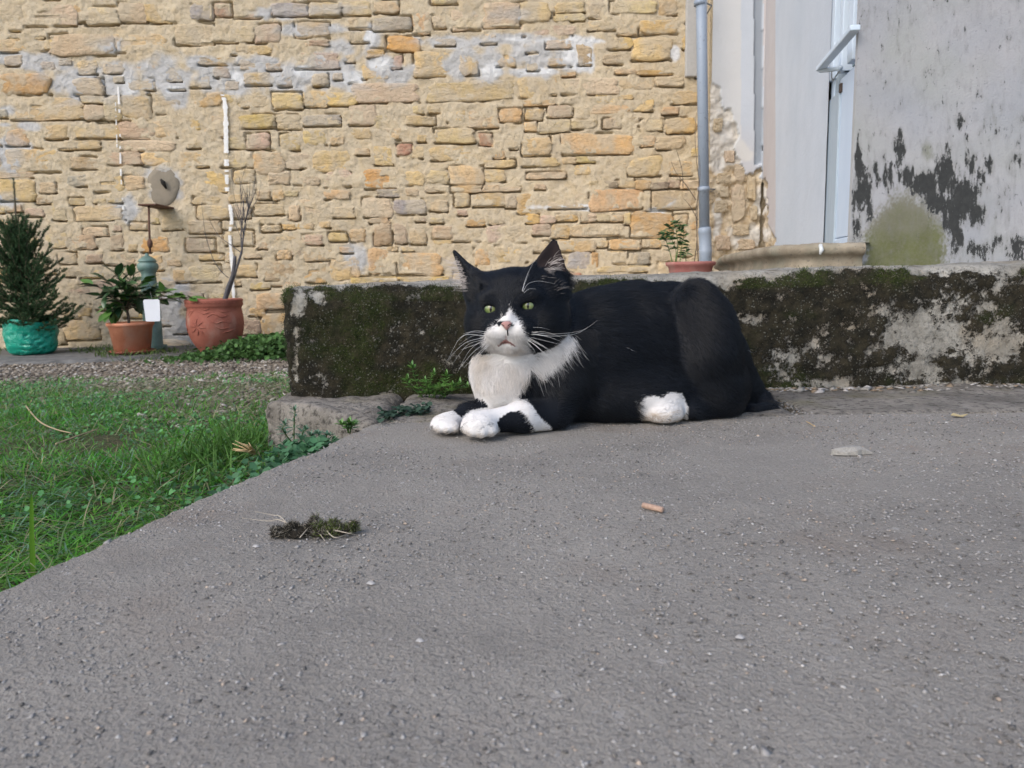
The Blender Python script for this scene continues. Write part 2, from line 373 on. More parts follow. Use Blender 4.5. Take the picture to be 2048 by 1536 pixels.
# moss cushions: short upright strands
am = stepattr(BV_, BN); w = np.clip(am['moss'], 0, 1)**2*(BV_[:, 1] < 1.42)*(BV_[:, 2] > -.02); w = w*(.25+am['green']+.4*(BV_[:, 2] > .16))
rs = np.random.default_rng(8); nm = 60000; k = rs.choice(len(BV_), nm, p=w/w.sum()); P0 = BV_[k]+rs.normal(0, .003, (nm, 3))*[1, .2, 1]
D0 = BN[k]*.9+rs.normal(0, .45, (nm, 3))+np.array([0, 0, .25]); D0 /= np.linalg.norm(D0, axis=1)[:, None]; ln = rs.uniform(.0015, .0048, nm)
pt = P0[:, None]+D0[:, None]*np.linspace(0, 1, 3)[None, :, None]*ln[:, None, None]
g_ = am['green'][k][:, None]; mc = (np.array([.026, .021, .014])*(1-g_)+np.array([.046, .066, .014])*g_)*rs.uniform(.4, 2.0, (nm, 1)); mc[rs.random(nm) < .09] = (.24, .22, .18)
t = NT('moss_strand'); t.col(t.attr('col', 'Color')); t.rough(.8); t.spec(.2); STR = t.m
hair('moss', pt, np.full(nm, .00032), STR, step, mc, kind='stuff')

# terrace behind the step, reaching to the wall and the house
t = NT('terrace_stone'); v = t.geo(); n1 = t.noise(v, 12, 6); t.col(t.mix(n1, (.20, .185, .16), (.34, .31, .27))); t.bump(n1, .01); TER = t.m
v_, f_ = box(-.36, 1.79, -.25, 3.8, 4.58, .125); ter = mesh('terrace', v_, f_, TER, smooth=False); tag(ter, kind='structure')
# kerb under the pots
kp = [gz(-700, 748, -.20), gz(0, 742, -.2), gz(150, 741, -.2), gz(300, 736, -.2), gz(385, 728, -.2), gz(470, 716, -.2)]
kx = np.linspace(-5.6, -1.50, 380); kf = 3.86+.30*sstep(-2.2, -1.5, kx)+.012*fbm(P3(kx*3, 0, 0), 4, 95); kf = np.minimum(kf, 4.5)
rows = []
for y_off, z in ((0., -.26), (.0, -.195), (.012, -.178), (.05, -.170), (.35, -.165), (.9, -.165)):
    yy = kf+y_off+.006*fbm(P3(kx*12, z*40, 0), 3, 96); rows.append(np.stack([kx, np.minimum(yy, 4.62), z+.004*fbm(P3(kx*9, yy*9, 0), 3, 97)], -1))
KV = np.stack(rows, 1).reshape(-1, 3)
t = NT('kerb_stone'); v = t.geo(); n1 = t.noise(v, 18, 6, .65); t.col(t.mix(t.ramp(n1, [(.35, 0), (.65, 1)]), (.075, .075, .073), (.17, .165, .155))); t.bump(n1, .01); KM = t.m
kb = mesh('kerb', KV, grid_faces(len(kx), len(rows)), KM); tag(kb, kind='structure')
KZ = -.165
# gravel
rs = np.random.default_rng(12); n = 24000; q = np.stack([rs.uniform(-4.6, -.3, n), rs.uniform(1.5, 4.25, n)], -1)
gm = .85*sstep(1.55, 2.3, q[:, 1]+.5*fbm(P3(q[:, 0]*1.4, q[:, 1]*1.4), 3, 44)); q = q[rs.random(n) < gm]; q = q[q[:, 1] < np.interp(q[:, 0], kx, kf)-.01]; n = len(q)
tone = rs.choice(4, n, p=[.4, .3, .15, .15]); gc = np.array([(.19, .16, .125), (.26, .225, .18), (.12, .098, .075), (.40, .37, .33)])[tone]*rs.uniform(.75, 1.15, (n, 1))
pebbles('gravel', P3(q[:, 0], q[:, 1], ground_z(q[:, 0], q[:, 1])+.003), rs.uniform(.004, .013, n)*np.where(rs.random(n) < .03, 1.7, 1), GRIT, None, gc, .5, 6)
# debris of flaked stone along the foot of the step
n = 420; q = np.stack([rs.uniform(.33, 1.3, n), 1.335-np.abs(rs.normal(0, .022, n))], -1); gc = np.array([(.24, .225, .20), (.15, .135, .115), (.34, .32, .30), (.20, .15, .10)])[rs.integers(0, 4, n)]
pebbles('stone_flakes', P3(q[:, 0], q[:, 1], .004), rs.uniform(.002, .010, n), GRIT, None, gc, .30, 7)
n = 160; q = np.stack([rs.normal(.425, .006, n), rs.uniform(1.1, 1.335, n)], -1); pebbles('joint_crumbs', P3(q[:, 0], q[:, 1], .0), rs.uniform(.001, .0032, n), GRIT, None, gc[:n]*.75, .5, 8)

# ---- lawn
def blades(name, P0, L, w, colr, seed=1, lean=.5, ang=None, kind='stuff', mat=None, parent=None, curl=.5):
    rs = np.random.default_rng(seed); n = len(P0); a = rs.uniform(0, 2*math.pi, n) if ang is None else ang
    d = np.stack([np.cos(a), np.sin(a), np.zeros(n)], -1); le = lean*rs.uniform(.3, 1.5, n); side = np.stack([-np.sin(a), np.cos(a), np.zeros(n)], -1)
    tw = rs.normal(0, .7, n)[:, None]; side = side*np.cos(tw)+d*np.sin(tw)
    S_ = [0, .35, .7, 1.]; W_ = [1, .95, .65, .06]; V = []
    for s, ww in zip(S_, W_):
        c = P0+d*(le*(s+curl*s*s))[:, None]*L[:, None]+np.stack([np.zeros(n), np.zeros(n), L*s*np.maximum(1-.45*le*s, .15)], -1)
        V += [c-side*(w*ww/2)[:, None], c+side*(w*ww/2)[:, None]]
    V = np.stack(V, 1)
    f = np.array([(0, 1, 3, 2), (2, 3, 5, 4), (4, 5, 7, 6)]); F_ = (f[None]+np.arange(n)[:, None, None]*8).reshape(-1, 4)
    o = mesh(name, V.reshape(-1, 3), F_, mat or GRASS, parent, attrs={'col': np.repeat(colr, 8, 0)})
    if kind: o['kind'] = kind
    return o
t = NT('grass_blade'); t.col(t.attr('col', 'Color')); t.rough(.55); t.spec(.2); t.b.inputs['Transmission Weight'].default_value = 0
tr = t.new('ShaderNodeBsdfTranslucent'); t.l.new(t.attr('col', 'Color'), tr.inputs[0]); mx_ = t.new('ShaderNodeMixShader'); mx_.inputs[0].default_value = .3
t.l.new(t.b.outputs[0], mx_.inputs[1]); t.l.new(tr.outputs[0], mx_.inputs[2]); t.l.new(mx_.outputs[0], t.out.inputs[0]); GRASS = t.m
rs = np.random.default_rng(20); n = 205000
q = np.stack([-.15-3.0*rs.random(n)**1.15, .42+2.6*rs.random(n)**1.35], -1)
vis = (q[:, 0] < np.interp(q[:, 1], [.1, .43, .594, .774, 1.118, 1.35, 1.5], [-.46, -.377, -.337, -.292, -.196, -.40, -.40])) & (q[:, 0] > -1.05*q[:, 1]-.2)
dens = sstep(2.40, 1.65, q[:, 1]+.55*fbm(P3(q[:, 0]*1.4, q[:, 1]*1.4), 3, 44))*sstep(-.9, -.1, fbm(P3(q[:, 0]*4, q[:, 1]*4), 3, 46)+.02)
dens = np.maximum(dens, .22*(q[:, 1] < 3)*(fbm(P3(q[:, 0]*5, q[:, 1]*5), 2, 45) > -.1)); dens *= (.40+.60*sstep(.45, .9, q[:, 1]))*sstep(-.8, -.2, fbm(P3(q[:, 0]*9, q[:, 1]*9), 3, 43))
ok = vis & (rs.random(n) < dens); q = q[ok]; n = len(q)
patch = fbm(P3(q[:, 0]*3, q[:, 1]*3), 3, 47); Lg = rs.uniform(.014, .038, n)*(1+.7*np.clip(patch, -.6, 1)); 
near_edge = np.abs(q[:, 0]-np.interp(q[:, 1], [.43, .594, .774, 1.118], [-.377, -.337, -.292, -.196])); Lg *= 1+.5*np.exp(-(near_edge/.06)**2)*(q[:, 1] > .7)
tuf = np.exp(-(((q[:, 0]+.62)/.12)**2+((q[:, 1]-1.25)/.10)**2))+np.exp(-(((q[:, 0]+.53)/.09)**2+((q[:, 1]-1.5)/.12)**2)); Lg *= 1+.45*tuf
base = np.array([.080, .255, .028]); gcol = base*rs.uniform(.55, 1.5, (n, 1)); gcol[:, 0] *= rs.uniform(.7, 1.3, n); gcol = gcol*(1-.25*np.clip(patch[:, None], -1, 1))
dry = rs.random(n) < .05; gcol[dry] = np.array([.30, .25, .13])*rs.uniform(.6, 1.2, (dry.sum(), 1)); blu = rs.random(n) < .20; gcol[blu] = np.array([.17, .30, .19])*rs.uniform(.7, 1.2, (blu.sum(), 1))
lean = np.where(q[:, 1] < 1.1, 1.5, .75); Lg *= np.where(q[:, 1] < 1.1, .85, .9)
blades('grass', P3(q[:, 0], q[:, 1], ground_z(q[:, 0], q[:, 1])-.003), Lg, rs.uniform(.0012, .0030, n)*(1+.3*(q[:, 1] > 1.5)), gcol, 21, lean)
# dead stalks and cuttings lying flat
n = 9000; q = np.stack([rs.uniform(-2.0, -.2, n), rs.uniform(.42, 2.6, n)], -1); ok = (q[:, 0] < np.interp(q[:, 1], [.43, 1.118, 1.35], [-.385, -.21, -.41])) & (q[:, 0] > -.75*q[:, 1]-.1); q = q[ok]; n = len(q)
gc = np.array([(.28, .26, .15), (.14, .22, .09), (.10, .18, .05)])[rs.integers(0, 3, n)]*rs.uniform(.7, 1.2, (n, 1))
blades('cut_grass', P3(q[:, 0], q[:, 1], ground_z(q[:, 0], q[:, 1])+.006), rs.uniform(.02, .06, n), rs.uniform(.001, .002, n), gc, 22, 2.4, curl=.1)
# ground ivy and clover leaves in the lawn
def leaves(name, P0, size, colr, seed=1, up_=.9, kind='stuff', parent=None, mat=None, asp=.6):
    rs = np.random.default_rng(seed); n = len(P0); nr = np.stack([rs.normal(0, .5, n), rs.normal(-.15, .5, n), np.full(n, up_)], -1); nr /= np.linalg.norm(nr, axis=1)[:, None]
    a = rs.normal(0, 1, (n, 3)); u = a-nr*(a*nr).sum(1)[:, None]; u /= np.linalg.norm(u, axis=1)[:, None]; w = np.cross(nr, u)
    loc = [(0, 0, 0), (.35, .5, .06), (.75, .38, .04), (1, 0, -.05), (.75, -.38, .04), (.35, -.5, .06), (.5, 0, -.06)]
    V = np.stack([P0+(u*x+w*y*2*asp+nr*z)*size[:, None] for x, y, z in loc], 1); f = np.array([(0, 6, 1), (1, 6, 2), (2, 6, 3), (3, 6, 4), (4, 6, 5), (5, 6, 0)])[:, ::-1]
    F_ = (f[None]+np.arange(n)[:, None, None]*7).reshape(-1, 3); o = mesh(name, V.reshape(-1, 3), F_, mat or GRASS, parent, attrs={'col': np.repeat(colr, 7, 0)})
    if kind: o['kind'] = kind
    return o
n = 15000; q = np.stack([rs.uniform(-1.9, -.2, n), rs.uniform(.6, 2.6, n)], -1); ok = (q[:, 0] < np.interp(q[:, 1], [.43, 1.118, 1.35], [-.385, -.215, -.43])) & (q[:, 0] > -.75*q[:, 1]-.1) & (fbm(P3(q[:, 0]*4, q[:, 1]*4), 3, 48) > -.05); q = q[ok]; n = len(q)
leaves('clover', P3(q[:, 0], q[:, 1], ground_z(q[:, 0], q[:, 1])+rs.uniform(.006, .024, n)), rs.uniform(.004, .0085, n), np.array([.095, .24, .085])*rs.uniform(.4, 1.6, (n, 1)), 31)
# green mat of weeds by the big pot and the far end of the step
n = 5200; q = np.stack([rs.normal(-1.28, .22, n), rs.normal(4.05, .16, n)], -1); ok = (q[:, 0] > -1.85) & (q[:, 0] < -.55); q = q[ok]; n = len(q)
hh = .11*np.exp(-((q[:, 0]+1.25)/.35)**2)*(1+.5*fbm(P3(q[:, 0]*7, q[:, 1]*7), 2, 49)); z0 = ground_z(q[:, 0], q[:, 1])
leaves('weed_mat', P3(q[:, 0], q[:, 1], z0+hh*rs.random(n)), rs.uniform(.012, .026, n), np.array([.06, .13, .035])*rs.uniform(.45, 1.6, (n, 1)), 32, .5)
n = 2600; q = np.stack([rs.uniform(-3.0, -1.0, n), rs.uniform(3.9, 4.5, n)], -1); sel = fbm(P3(q[:, 0]*3, q[:, 1]*3), 2, 60) > .05; q = q[sel]; n = len(q)
blades('wall_foot_grass', P3(q[:, 0], q[:, 1], np.maximum(ground_z(q[:, 0], q[:, 1]), np.where(q[:, 1] > np.interp(q[:, 0], kx, kf)+.02, KZ, -1))), rs.uniform(.015, .05, n), rs.uniform(.003, .006, n), np.array([.09, .14, .04])*rs.uniform(.5, 1.5, (n, 1)), 33, .7)
# ================================================================ the rubble stone wall
WY = 4.6
CODE = dict(Y=(.69, .50, .225), T=(.63, .495, .29), O=(.66, .43, .19), P=(.61, .445, .295), G=(.36, .345, .315), B=(.46, .33, .21), R=(.42, .17, .09), D=(.16, .13, .095), L=(.61, .48, .245), S=(.60, .33, .09))
STONES = """0,10,45,62,T 50,8,150,53,P 150,12,170,45,O 172,15,235,50,T 240,5,290,45,T 293,8,350,45,Y 20,70,90,78,T 105,68,228,112,T 230,68,330,105,P 352,49,427,90,T
0,78,92,104,Y 0,146,100,190,S 92,80,108,100,Y 150,158,205,190,O 165,192,210,207,Y 260,158,308,182,Y 245,192,300,240,Y 212,195,240,240,T 172,210,209,240,T 25,195,168,240,Y
92,250,135,278,Y 155,248,238,277,Y 242,244,308,278,P 310,242,352,275,Y 120,281,200,300,Y 245,281,350,303,T 20,298,118,345,Y 145,315,200,338,B 205,304,285,330,P 288,306,356,332,Y 365,304,415,335,O
385,10,425,40,G 432,8,462,33,R 468,8,543,36,P 547,8,615,33,G 620,5,680,33,T 683,3,740,30,T 427,53,508,85,T 512,50,560,86,P 592,46,658,75,P 465,92,540,110,Y 560,85,612,95,T 618,82,658,92,B
400,115,478,130,O 481,120,515,140,Y 535,126,562,140,O 430,135,458,155,B 492,145,542,170,Y 382,150,418,175,Y 627,148,655,172,Y 385,185,444,213,O 450,190,478,210,T 480,190,533,215,T 548,186,603,218,Y 607,183,652,213,Y 656,185,712,212,Y
362,240,400,265,Y 412,234,450,275,O 480,230,550,256,Y 555,230,602,258,Y 610,230,680,252,G 608,262,652,290,Y 495,268,538,298,P 563,268,598,300,Y 455,275,490,297,T 512,303,565,350,O 575,308,622,337,T 630,302,700,345,Y
700,36,743,58,T 748,34,822,62,G 828,25,858,68,O 775,74,842,103,S 868,32,892,56,T 780,112,803,137,P 830,104,903,153,Y 922,102,956,150,Y 995,97,1030,133,Y 725,127,775,158,Y 962,70,992,88,Y 905,20,960,60,T 968,8,1040,55,T
702,167,838,205,T 855,162,1033,203,L 1037,157,1090,195,Y 752,232,790,258,T 812,233,870,250,Y 896,223,928,244,Y 937,223,995,256,P 1000,218,1042,244,O 702,258,740,277,Y 757,256,800,280,Y 795,289,823,310,R 959,268,983,290,R 985,272,1010,317,O 862,292,945,321,Y 826,291,845,316,T
700,210,750,250,T 870,258,950,286,T 970,321,1030,335,Y 1110,6,1170,26,T 1110,28,1168,42,T 1220,2,1308,28,T 1318,0,1355,30,O 1045,50,1145,72,P 1176,42,1230,60,Y 1235,40,1275,70,Y 1280,40,1355,68,O 1215,76,1262,98,Y 1264,74,1345,120,Y 1155,92,1183,130,P
1040,6,1100,44,T 1178,4,1214,36,T 1052,90,1075,106,Y 1055,109,1078,140,Y 1112,146,1150,153,O 1230,139,1270,148,O 1275,141,1345,150,O 1125,156,1233,189,T 1238,156,1308,180,T 1312,153,1366,173,T 1092,152,1112,190,Y 1192,190,1230,206,Y 1236,191,1265,199,Y
1048,201,1112,211,O 1052,219,1085,240,O 1096,212,1145,234,P 1180,209,1262,227,O 1265,201,1305,222,Y 1050,244,1072,262,Y 1077,243,1140,265,L 1144,241,1192,257,L 1207,238,1241,257,B 1244,235,1278,252,B 1332,236,1391,266,O 1282,240,1325,262,T 1045,275,1100,311,Y 1125,266,1265,309,O 1282,272,1308,292,O 1314,274,1368,298,T
1045,316,1115,333,L 1125,316,1151,327,L 1154,314,1190,325,L 1150,331,1178,350,Y 1208,318,1251,352,T 1257,315,1322,352,L 1341,323,1385,350,O 732,338,790,378,S 901,333,965,370,Y 970,340,1010,363,Y 857,341,895,368,T 803,343,845,371,Y 970,375,1040,383,P 1055,345,1130,358,T
755,379,812,393,G 814,378,836,392,P 852,373,890,384,T 903,372,963,385,O 967,371,998,383,O 728,396,783,435,T 790,399,850,428,G 910,387,938,412,T 947,386,1008,413,O 1034,390,1078,427,O 1012,388,1032,415,T 740,437,778,446,O 750,449,782,490,B 789,449,813,486,B 822,457,850,488,T 868,452,903,478,P 868,481,903,488,Y
906,463,960,483,T 976,450,1010,487,P 1013,452,1052,486,T 935,439,970,452,S 862,436,886,446,T 980,439,1008,448,T 740,496,778,547,O 796,506,885,549,O 952,498,979,530,S 700,515,718,553,Y 776,493,795,502,T 805,495,827,502,Y 992,492,1055,525,Y 800,553,900,565,Y 702,554,795,566,Y
1237,361,1269,375,Y 1271,361,1301,378,O 1303,365,1336,378,D 1338,361,1358,375,B 1361,362,1397,377,P 1205,362,1235,376,D 1097,386,1172,417,T 1180,378,1284,420,O 1305,382,1393,418,T 1052,429,1079,447,O 1082,431,1110,447,P 1114,430,1153,442,O 1164,428,1190,444,T 1223,431,1246,443,O 1249,427,1260,448,Y 1194,430,1220,442,T
1066,449,1102,470,B 1104,449,1138,476,O 1141,448,1247,473,L 1263,424,1345,475,S 1120,480,1190,503,O 1195,481,1215,494,O 1218,479,1282,499,O 1285,479,1320,495,O 1136,505,1180,538,G 1184,506,1195,533,S 1202,502,1250,528,P 1258,505,1300,529,G 1200,531,1295,545,T 1130,546,1162,556,R 1380,436,1393,458,O 1348,430,1374,450,T
0,358,70,402,Y 75,395,105,407,B 142,397,170,410,Y 190,398,213,406,T 217,392,245,405,T 152,411,248,441,Y 108,408,130,440,Y 170,455,215,472,T 136,351,172,372,G 190,350,245,384,Y 250,353,288,380,P 145,471,190,497,P 225,470,245,500,B 285,475,338,503,S 175,510,205,525,B 162,540,205,556,Y 110,580,180,609,B 132,640,198,680,Y 98,640,130,688,T 0,345,66,356,T 200,560,285,590,P
325,560,350,600,Y 210,508,270,530,P 388,394,440,408,Y 397,411,455,439,T 470,340,508,366,Y 540,345,578,369,P 510,409,569,430,Y 516,382,540,398,B 547,382,568,400,O 571,382,595,392,T 650,380,698,398,O 650,342,700,374,P 525,451,560,463,P 566,449,592,458,O 596,447,627,458,O 640,444,660,455,O 552,473,590,480,Y 607,470,645,489,P 660,466,692,482,Y
556,501,582,518,O 452,506,465,525,O 402,509,447,520,Y 475,530,512,553,Y 585,499,602,510,P 608,500,668,521,T 531,526,590,560,B 606,526,650,565,O 664,521,700,560,Y 502,565,540,578,Y 545,564,598,572,O 515,586,580,619,O 501,617,530,632,O 526,626,582,674,O 488,640,520,670,B 350,541,372,565,Y 381,531,440,564,T 380,442,440,466,P 455,412,500,436,T 600,400,645,436,T 580,412,598,440,P"""
GREY = [(150, 162, 52, 36), (115, 170, 18, 22), (230, 165, 45, 30), (325, 155, 40, 35), (350, 190, 25, 20), (450, 158, 42, 28), (600, 150, 60, 30), (520, 130, 40, 15), (680, 90, 22, 18), (690, 150, 35, 26), (745, 80, 15, 22), (755, 130, 28, 25), (790, 150, 35, 18), (915, 130, 18, 28), (975, 120, 26, 38), (1035, 110, 16, 22),
        (1080, 110, 30, 34), (1130, 120, 25, 20), (1060, 145, 55, 8), (900, 85, 60, 12), (1030, 78, 50, 10), (20, 115, 50, 10), (75, 125, 35, 14), (10, 220, 22, 12), (55, 252, 18, 9), (15, 310, 22, 45), (30, 292, 30, 8), (8, 250, 12, 5), (325, 370, 28, 36), (400, 125, 40, 12), (1340, 400, 12, 10), (712, 520, 22, 28), (250, 420, 22, 22), (15, 400, 18, 12), (620, 60, 70, 10), (560, 25, 40, 12), (220, 90, 20, 14), (640, 18, 60, 10), (1010, 30, 40, 14), (340, 610, 25, 50), (365, 660, 28, 30)]
WHITEP = [(1165, 110, 26, 34), (830, 90, 4, 3), (740, 75, 8, 14), (470, 155, 14, 14), (755, 125, 14, 14), (705, 155, 18, 12), (985, 140, 18, 10), (1075, 143, 40, 5), (1150, 83, 50, 5), (1025, 78, 22, 4), (1330, 395, 10, 12), (345, 180, 14, 8), (255, 175, 12, 12), (610, 145, 18, 8), (1350, 110, 8, 14), (1310, 420, 16, 6), (1160, 415, 70, 5)]
def blobmask(q, L, w=.35, seed=3):
    d = np.full(len(q), 9.); wob = fbm(P3(q[:, 0]/26., q[:, 1]/26.), 4, seed)*.9
    for cx, cy, rx, ry in L:
        rx *= 1.15; ry *= 1.1
        d = np.minimum(d, np.sqrt(((q[:, 0]-cx)/rx)**2+((q[:, 1]-cy)/ry)**2))
    return sstep(1+w, 1-w, d+wob)
rects = []
for tok in STONES.split():
    a = tok.split(','); rects.append((*map(float, a[:4]), a[4]))
# to wall metres
def wm(x, y): p = at(x, y, WY); return p[0], p[2]
SR = []
for x0, y0, x1, y1, c in rects:
    (a, b), (c_, d) = wm(x0-1.5, y1+1.2), wm(x1+1.5, y0-1.2); SR.append([a, b, c_, d, c])
# the rest of the masonry: fill the free places course by course
XL, XR_, ZB, ZT = -5.2, 1.22, -.25, 2.35
cs = .01; gx = int((XR_-XL)/cs); gzn = int((ZT-ZB)/cs); occ = np.zeros((gx, gzn), bool)
def mark(r, pad=.006):
    i0, i1 = int((r[0]-pad-XL)/cs), int(math.ceil((r[2]+pad-XL)/cs)); j0, j1 = int((r[1]-pad-ZB)/cs), int(math.ceil((r[3]+pad-ZB)/cs)); return max(i0, 0), max(i1, 0), max(j0, 0), max(j1, 0)
for r in SR:
    i0, i1, j0, j1 = mark(r); occ[i0:i1, j0:j1] = True
ra = random.Random(5)
for tries, (w0, w1, h0, h1) in ((13000, (.11, .26, .06, .115)), (13000, (.08, .16, .04, .08)), (9000, (.05, .11, .028, .05))):
    for _ in range(tries):
        w, h = ra.uniform(w0, w1), ra.uniform(h0, h1); x, z = ra.uniform(XL, XR_-w), ra.uniform(ZB, ZT-h)
        r = [x, z, x+w, z+h]; i0, i1, j0, j1 = mark(r, .004)
        if occ[i0:i1, j0:j1].any(): continue
        occ[i0:i1, j0:j1] = True; SR.append(r+[ra.choice('YTYTTOPLTP')])
_dc = wm(327, 372)
SR = [r for r in SR if abs((r[0]+r[2])/2-_dc[0]) > (r[2]-r[0])/2+.07 or abs((r[1]+r[3])/2-_dc[1]) > (r[3]-r[1])/2+.09]
for r in SR: r.append(ra.uniform(.004, .0125) if min(r[2]-r[0], r[3]-r[1]) > .045 else ra.uniform(.006, .011))
def stone_shape(r, seed, fine=True):
    """a hewn stone: rough rectangle with a broken, nearly flat face"""
    rs = np.random.default_rng(seed); w, h = r[2]-r[0], r[3]-r[1]; cx, cz = (r[0]+r[2])/2, (r[1]+r[3])/2
    n = 22; th = (np.arange(n)+rs.uniform(-.3, .3, n))*2*math.pi/n; e = rs.uniform(5.0, 13.0)
    th = np.arctan2(np.sin(th)*.9, np.cos(th))
    rr = (np.abs(np.cos(th))**e+np.abs(np.sin(th))**e)**(-1/e)*(1+rs.uniform(-.09, .06, n)+.06*np.sin(th*2+rs.uniform(0, 6))+.03*np.sin(th*3+rs.uniform(0, 6)))
    u = np.cos(th)*rr*w/2; v = np.sin(th)*rr*h/2
    k1, k2 = rs.normal(0, .04, 2); v = v+k1*u*h/w; v = v*(1+k2*u/(w/2)); sz = min(w, h)
    dep = r[5] if len(r) > 5 else rs.uniform(.008, .015); tilt = rs.normal(0, .045, 2); b = min(.006, sz*.09)
    rings = []
    for ins, y, jn in ((0, .055, 0), (0.0, -dep*.55, .0010), (b, -dep*.97, .0012), (sz*.27, -dep*1.02, .0016)):
        f = 1-ins/(np.sqrt(u*u+v*v)+1e-6); jit = rs.normal(0, jn, n)
        rings.append(np.stack([cx+u*f, WY+y+jit+(tilt[0]*u+tilt[1]*v)*f*(jn > 0), cz+v*f], 1))
    V = np.concatenate(rings+[np.array([[cx, WY-dep*1.02+rs.normal(0, .001), cz]])])
    f = [(k*n+i, (k+1)*n+i, (k+1)*n+(i+1) % n, k*n+(i+1) % n) for k in range(3) for i in range(n)]+[(3*n+i, 4*n, 3*n+(i+1) % n) for i in range(n)]
    return V, f, dep
def flat_sides(o, n=22):
    m = len(o.data.polygons)//(4*n); sm = np.tile(np.repeat([False, True], [2*n, 2*n]), m); o.data.polygons.foreach_set('use_smooth', sm); return o
t = NT('wall_stone'); v = t.geo(); oc = t.objcol()
n1 = t.noise(v, 9, 6, .6, .6); n2 = t.noise(v, 55, 5, .65); n3 = t.noise(v, 3.1, 3)
b1 = t.mix(t.ramp(n1, [(.38, .12), (.66, 1)]), oc, t.mix(.6, oc, (.56, .46, .33)))
b2 = t.mix(t.math('MULTIPLY', t.ramp(n3, [(.45, 0), (.7, 1)]), .5), b1, t.mix(.5, b1, (.50, .30, .17)))
b3 = t.mix(t.ramp(n2, [(.25, .55), (.5, 1)]), t.mix(.7, b2, (.12, .085, .05)), b2)
b3 = t.mix(t.math('MULTIPLY', t.ramp(t.noise(v, 7.3, 5, .6), [(.46, 0), (.60, 1)]), .75), b3, (.54, .455, .33))
b4 = t.mix(t.attr('grey'), b3, t.mix(t.noise(v, 14, 4), (.41, .40, .385), (.56, .545, .525)))
b5 = t.mix(t.math('MULTIPLY', t.ramp(t.vor(t.geo((1, 1, 1.4)), 70), [(.0, 1), (.16, 0)]), t.ramp(t.noise(v, 7, 2), [(.5, 0), (.62, .8)])), b4, (.60, .55, .46))
t.col(b5); t.rough(.9); t.spec(.25)
hb = t.bump(t.noise(t.geo((1, 1, 1.8)), 22, 7, .7), .026, .85); t.bump(n2, .005, .7, hb)
MST = t.m
def srgb_jit(c, r): c = np.array(c)*r.uniform(.86, 1.12); c[0] *= r.uniform(.97, 1.05); c[2] *= r.uniform(.8, 1.2); return c

wall = None
# mortar sheet with the joints, real relief
mx = np.concatenate([np.arange(XL-.6, -3.3, .02), np.arange(-3.3, 1.30, .0062)]); mz = np.arange(-.45, ZT+.2, .0062)
GX, GZ = np.meshgrid(mx, mz, indexing='ij')
dd = np.full(GX.shape, .2)     # signed distance to the nearest stone outline
bd = np.full(GX.shape, .2); wx, wz = .0045*fbm(P3(GX*24, 0, GZ*24), 3, 61), .0045*fbm(P3(GX*24, 5, GZ*24), 3, 62)
for r in SR:
    i0, i1 = np.searchsorted(mx, [r[0]-.05, r[2]+.05]); j0, j1 = np.searchsorted(mz, [r[1]-.05, r[3]+.05])
    a, b = GX[i0:i1, j0:j1]+wx[i0:i1, j0:j1], GZ[i0:i1, j0:j1]+wz[i0:i1, j0:j1]
    qx = np.abs(a-(r[0]+r[2])/2)-(r[2]-r[0])/2; qz = np.abs(b-(r[1]+r[3])/2)-(r[3]-r[1])/2
    d = np.sqrt(np.maximum(qx, 0)**2+np.maximum(qz, 0)**2)+np.minimum(np.maximum(qx, qz), 0)
    dd[i0:i1, j0:j1] = np.minimum(dd[i0:i1, j0:j1], d if (r[5] > .0075 and (r[2]-r[0])*(r[3]-r[1]) > .004) else d+.03*(d < 0)+.02); e = np.sqrt(np.maximum(np.abs(a-(r[0]+r[2])/2)-(r[2]-r[0])/2+.004, 0)**2+(b-r[1]+.002)**2)
    bd[i0:i1, j0:j1] = np.minimum(bd[i0:i1, j0:j1], e)
pw = P3(GX, 0, GZ)
nz1 = fbm(pw*[9, 1, 13], 4, 21); nz2 = fbm(pw*38, 3, 22); nz3 = fbm(pw*[3, 1, 4], 3, 23)
hgt = .0058+.0075*nz1+.005*nz2+.007*nz3
crack = sstep(.0075, .001, np.abs(dd-.001))*sstep(.10, .30, fbm(pw*[7, 1, 9], 3, 31)+.02)*.8
crack = np.maximum(crack, sstep(.0085, .003, bd)*sstep(-.16, .10, fbm(pw*[7, 1, 9], 3, 32)+.03))
hgt = hgt-.046*crack; hgt = np.where(dd < -.018, hgt-.004*sstep(.0, .3, fbm(pw*[4, 1, 6], 2, 37)), hgt)
MV = np.stack([GX, WY-hgt, GZ], -1).reshape(-1, 3)
q = pj(MV); grey = blobmask(q, GREY); wht = blobmask(q, WHITEP, .3, 8)
t = NT('wall_mortar'); v = t.geo(); n1 = t.noise(v, 5, 5, .6); n2 = t.noise(v, 60, 5, .7)
c1 = t.mix(t.ramp(n1, [(.3, 0), (.7, 1)]), (.50, .415, .295), (.61, .515, .365))
c2 = t.mix(t.ramp(t.noise(v, 17, 4), [(.45, 0), (.65, .6)]), c1, (.55, .43, .265))
c3 = t.mix(t.ramp(n2, [(.28, .4), (.46, 1)]), (.20, .16, .11), c2)
c4 = t.mix(t.attr('grey'), c3, t.mix(t.noise(v, 20, 5), (.385, .375, .36), (.60, .59, .57)))
c5 = t.mix(t.attr('white'), c4, (.66, .66, .65)); c6 = t.mix(t.math('MULTIPLY', t.ramp(t.vor(v, 90), [(0, 1), (.18, 0)]), t.ramp(t.noise(v, 9, 2), [(.48, 0), (.6, .9)])), c5, (.68, .64, .56))
t.col(c6); t.rough(.95); t.spec(.15); hb = t.bump(t.noise(v, 34, 7, .7), .015, .9); t.bump(n2, .004, .7, hb)
MMO = t.m
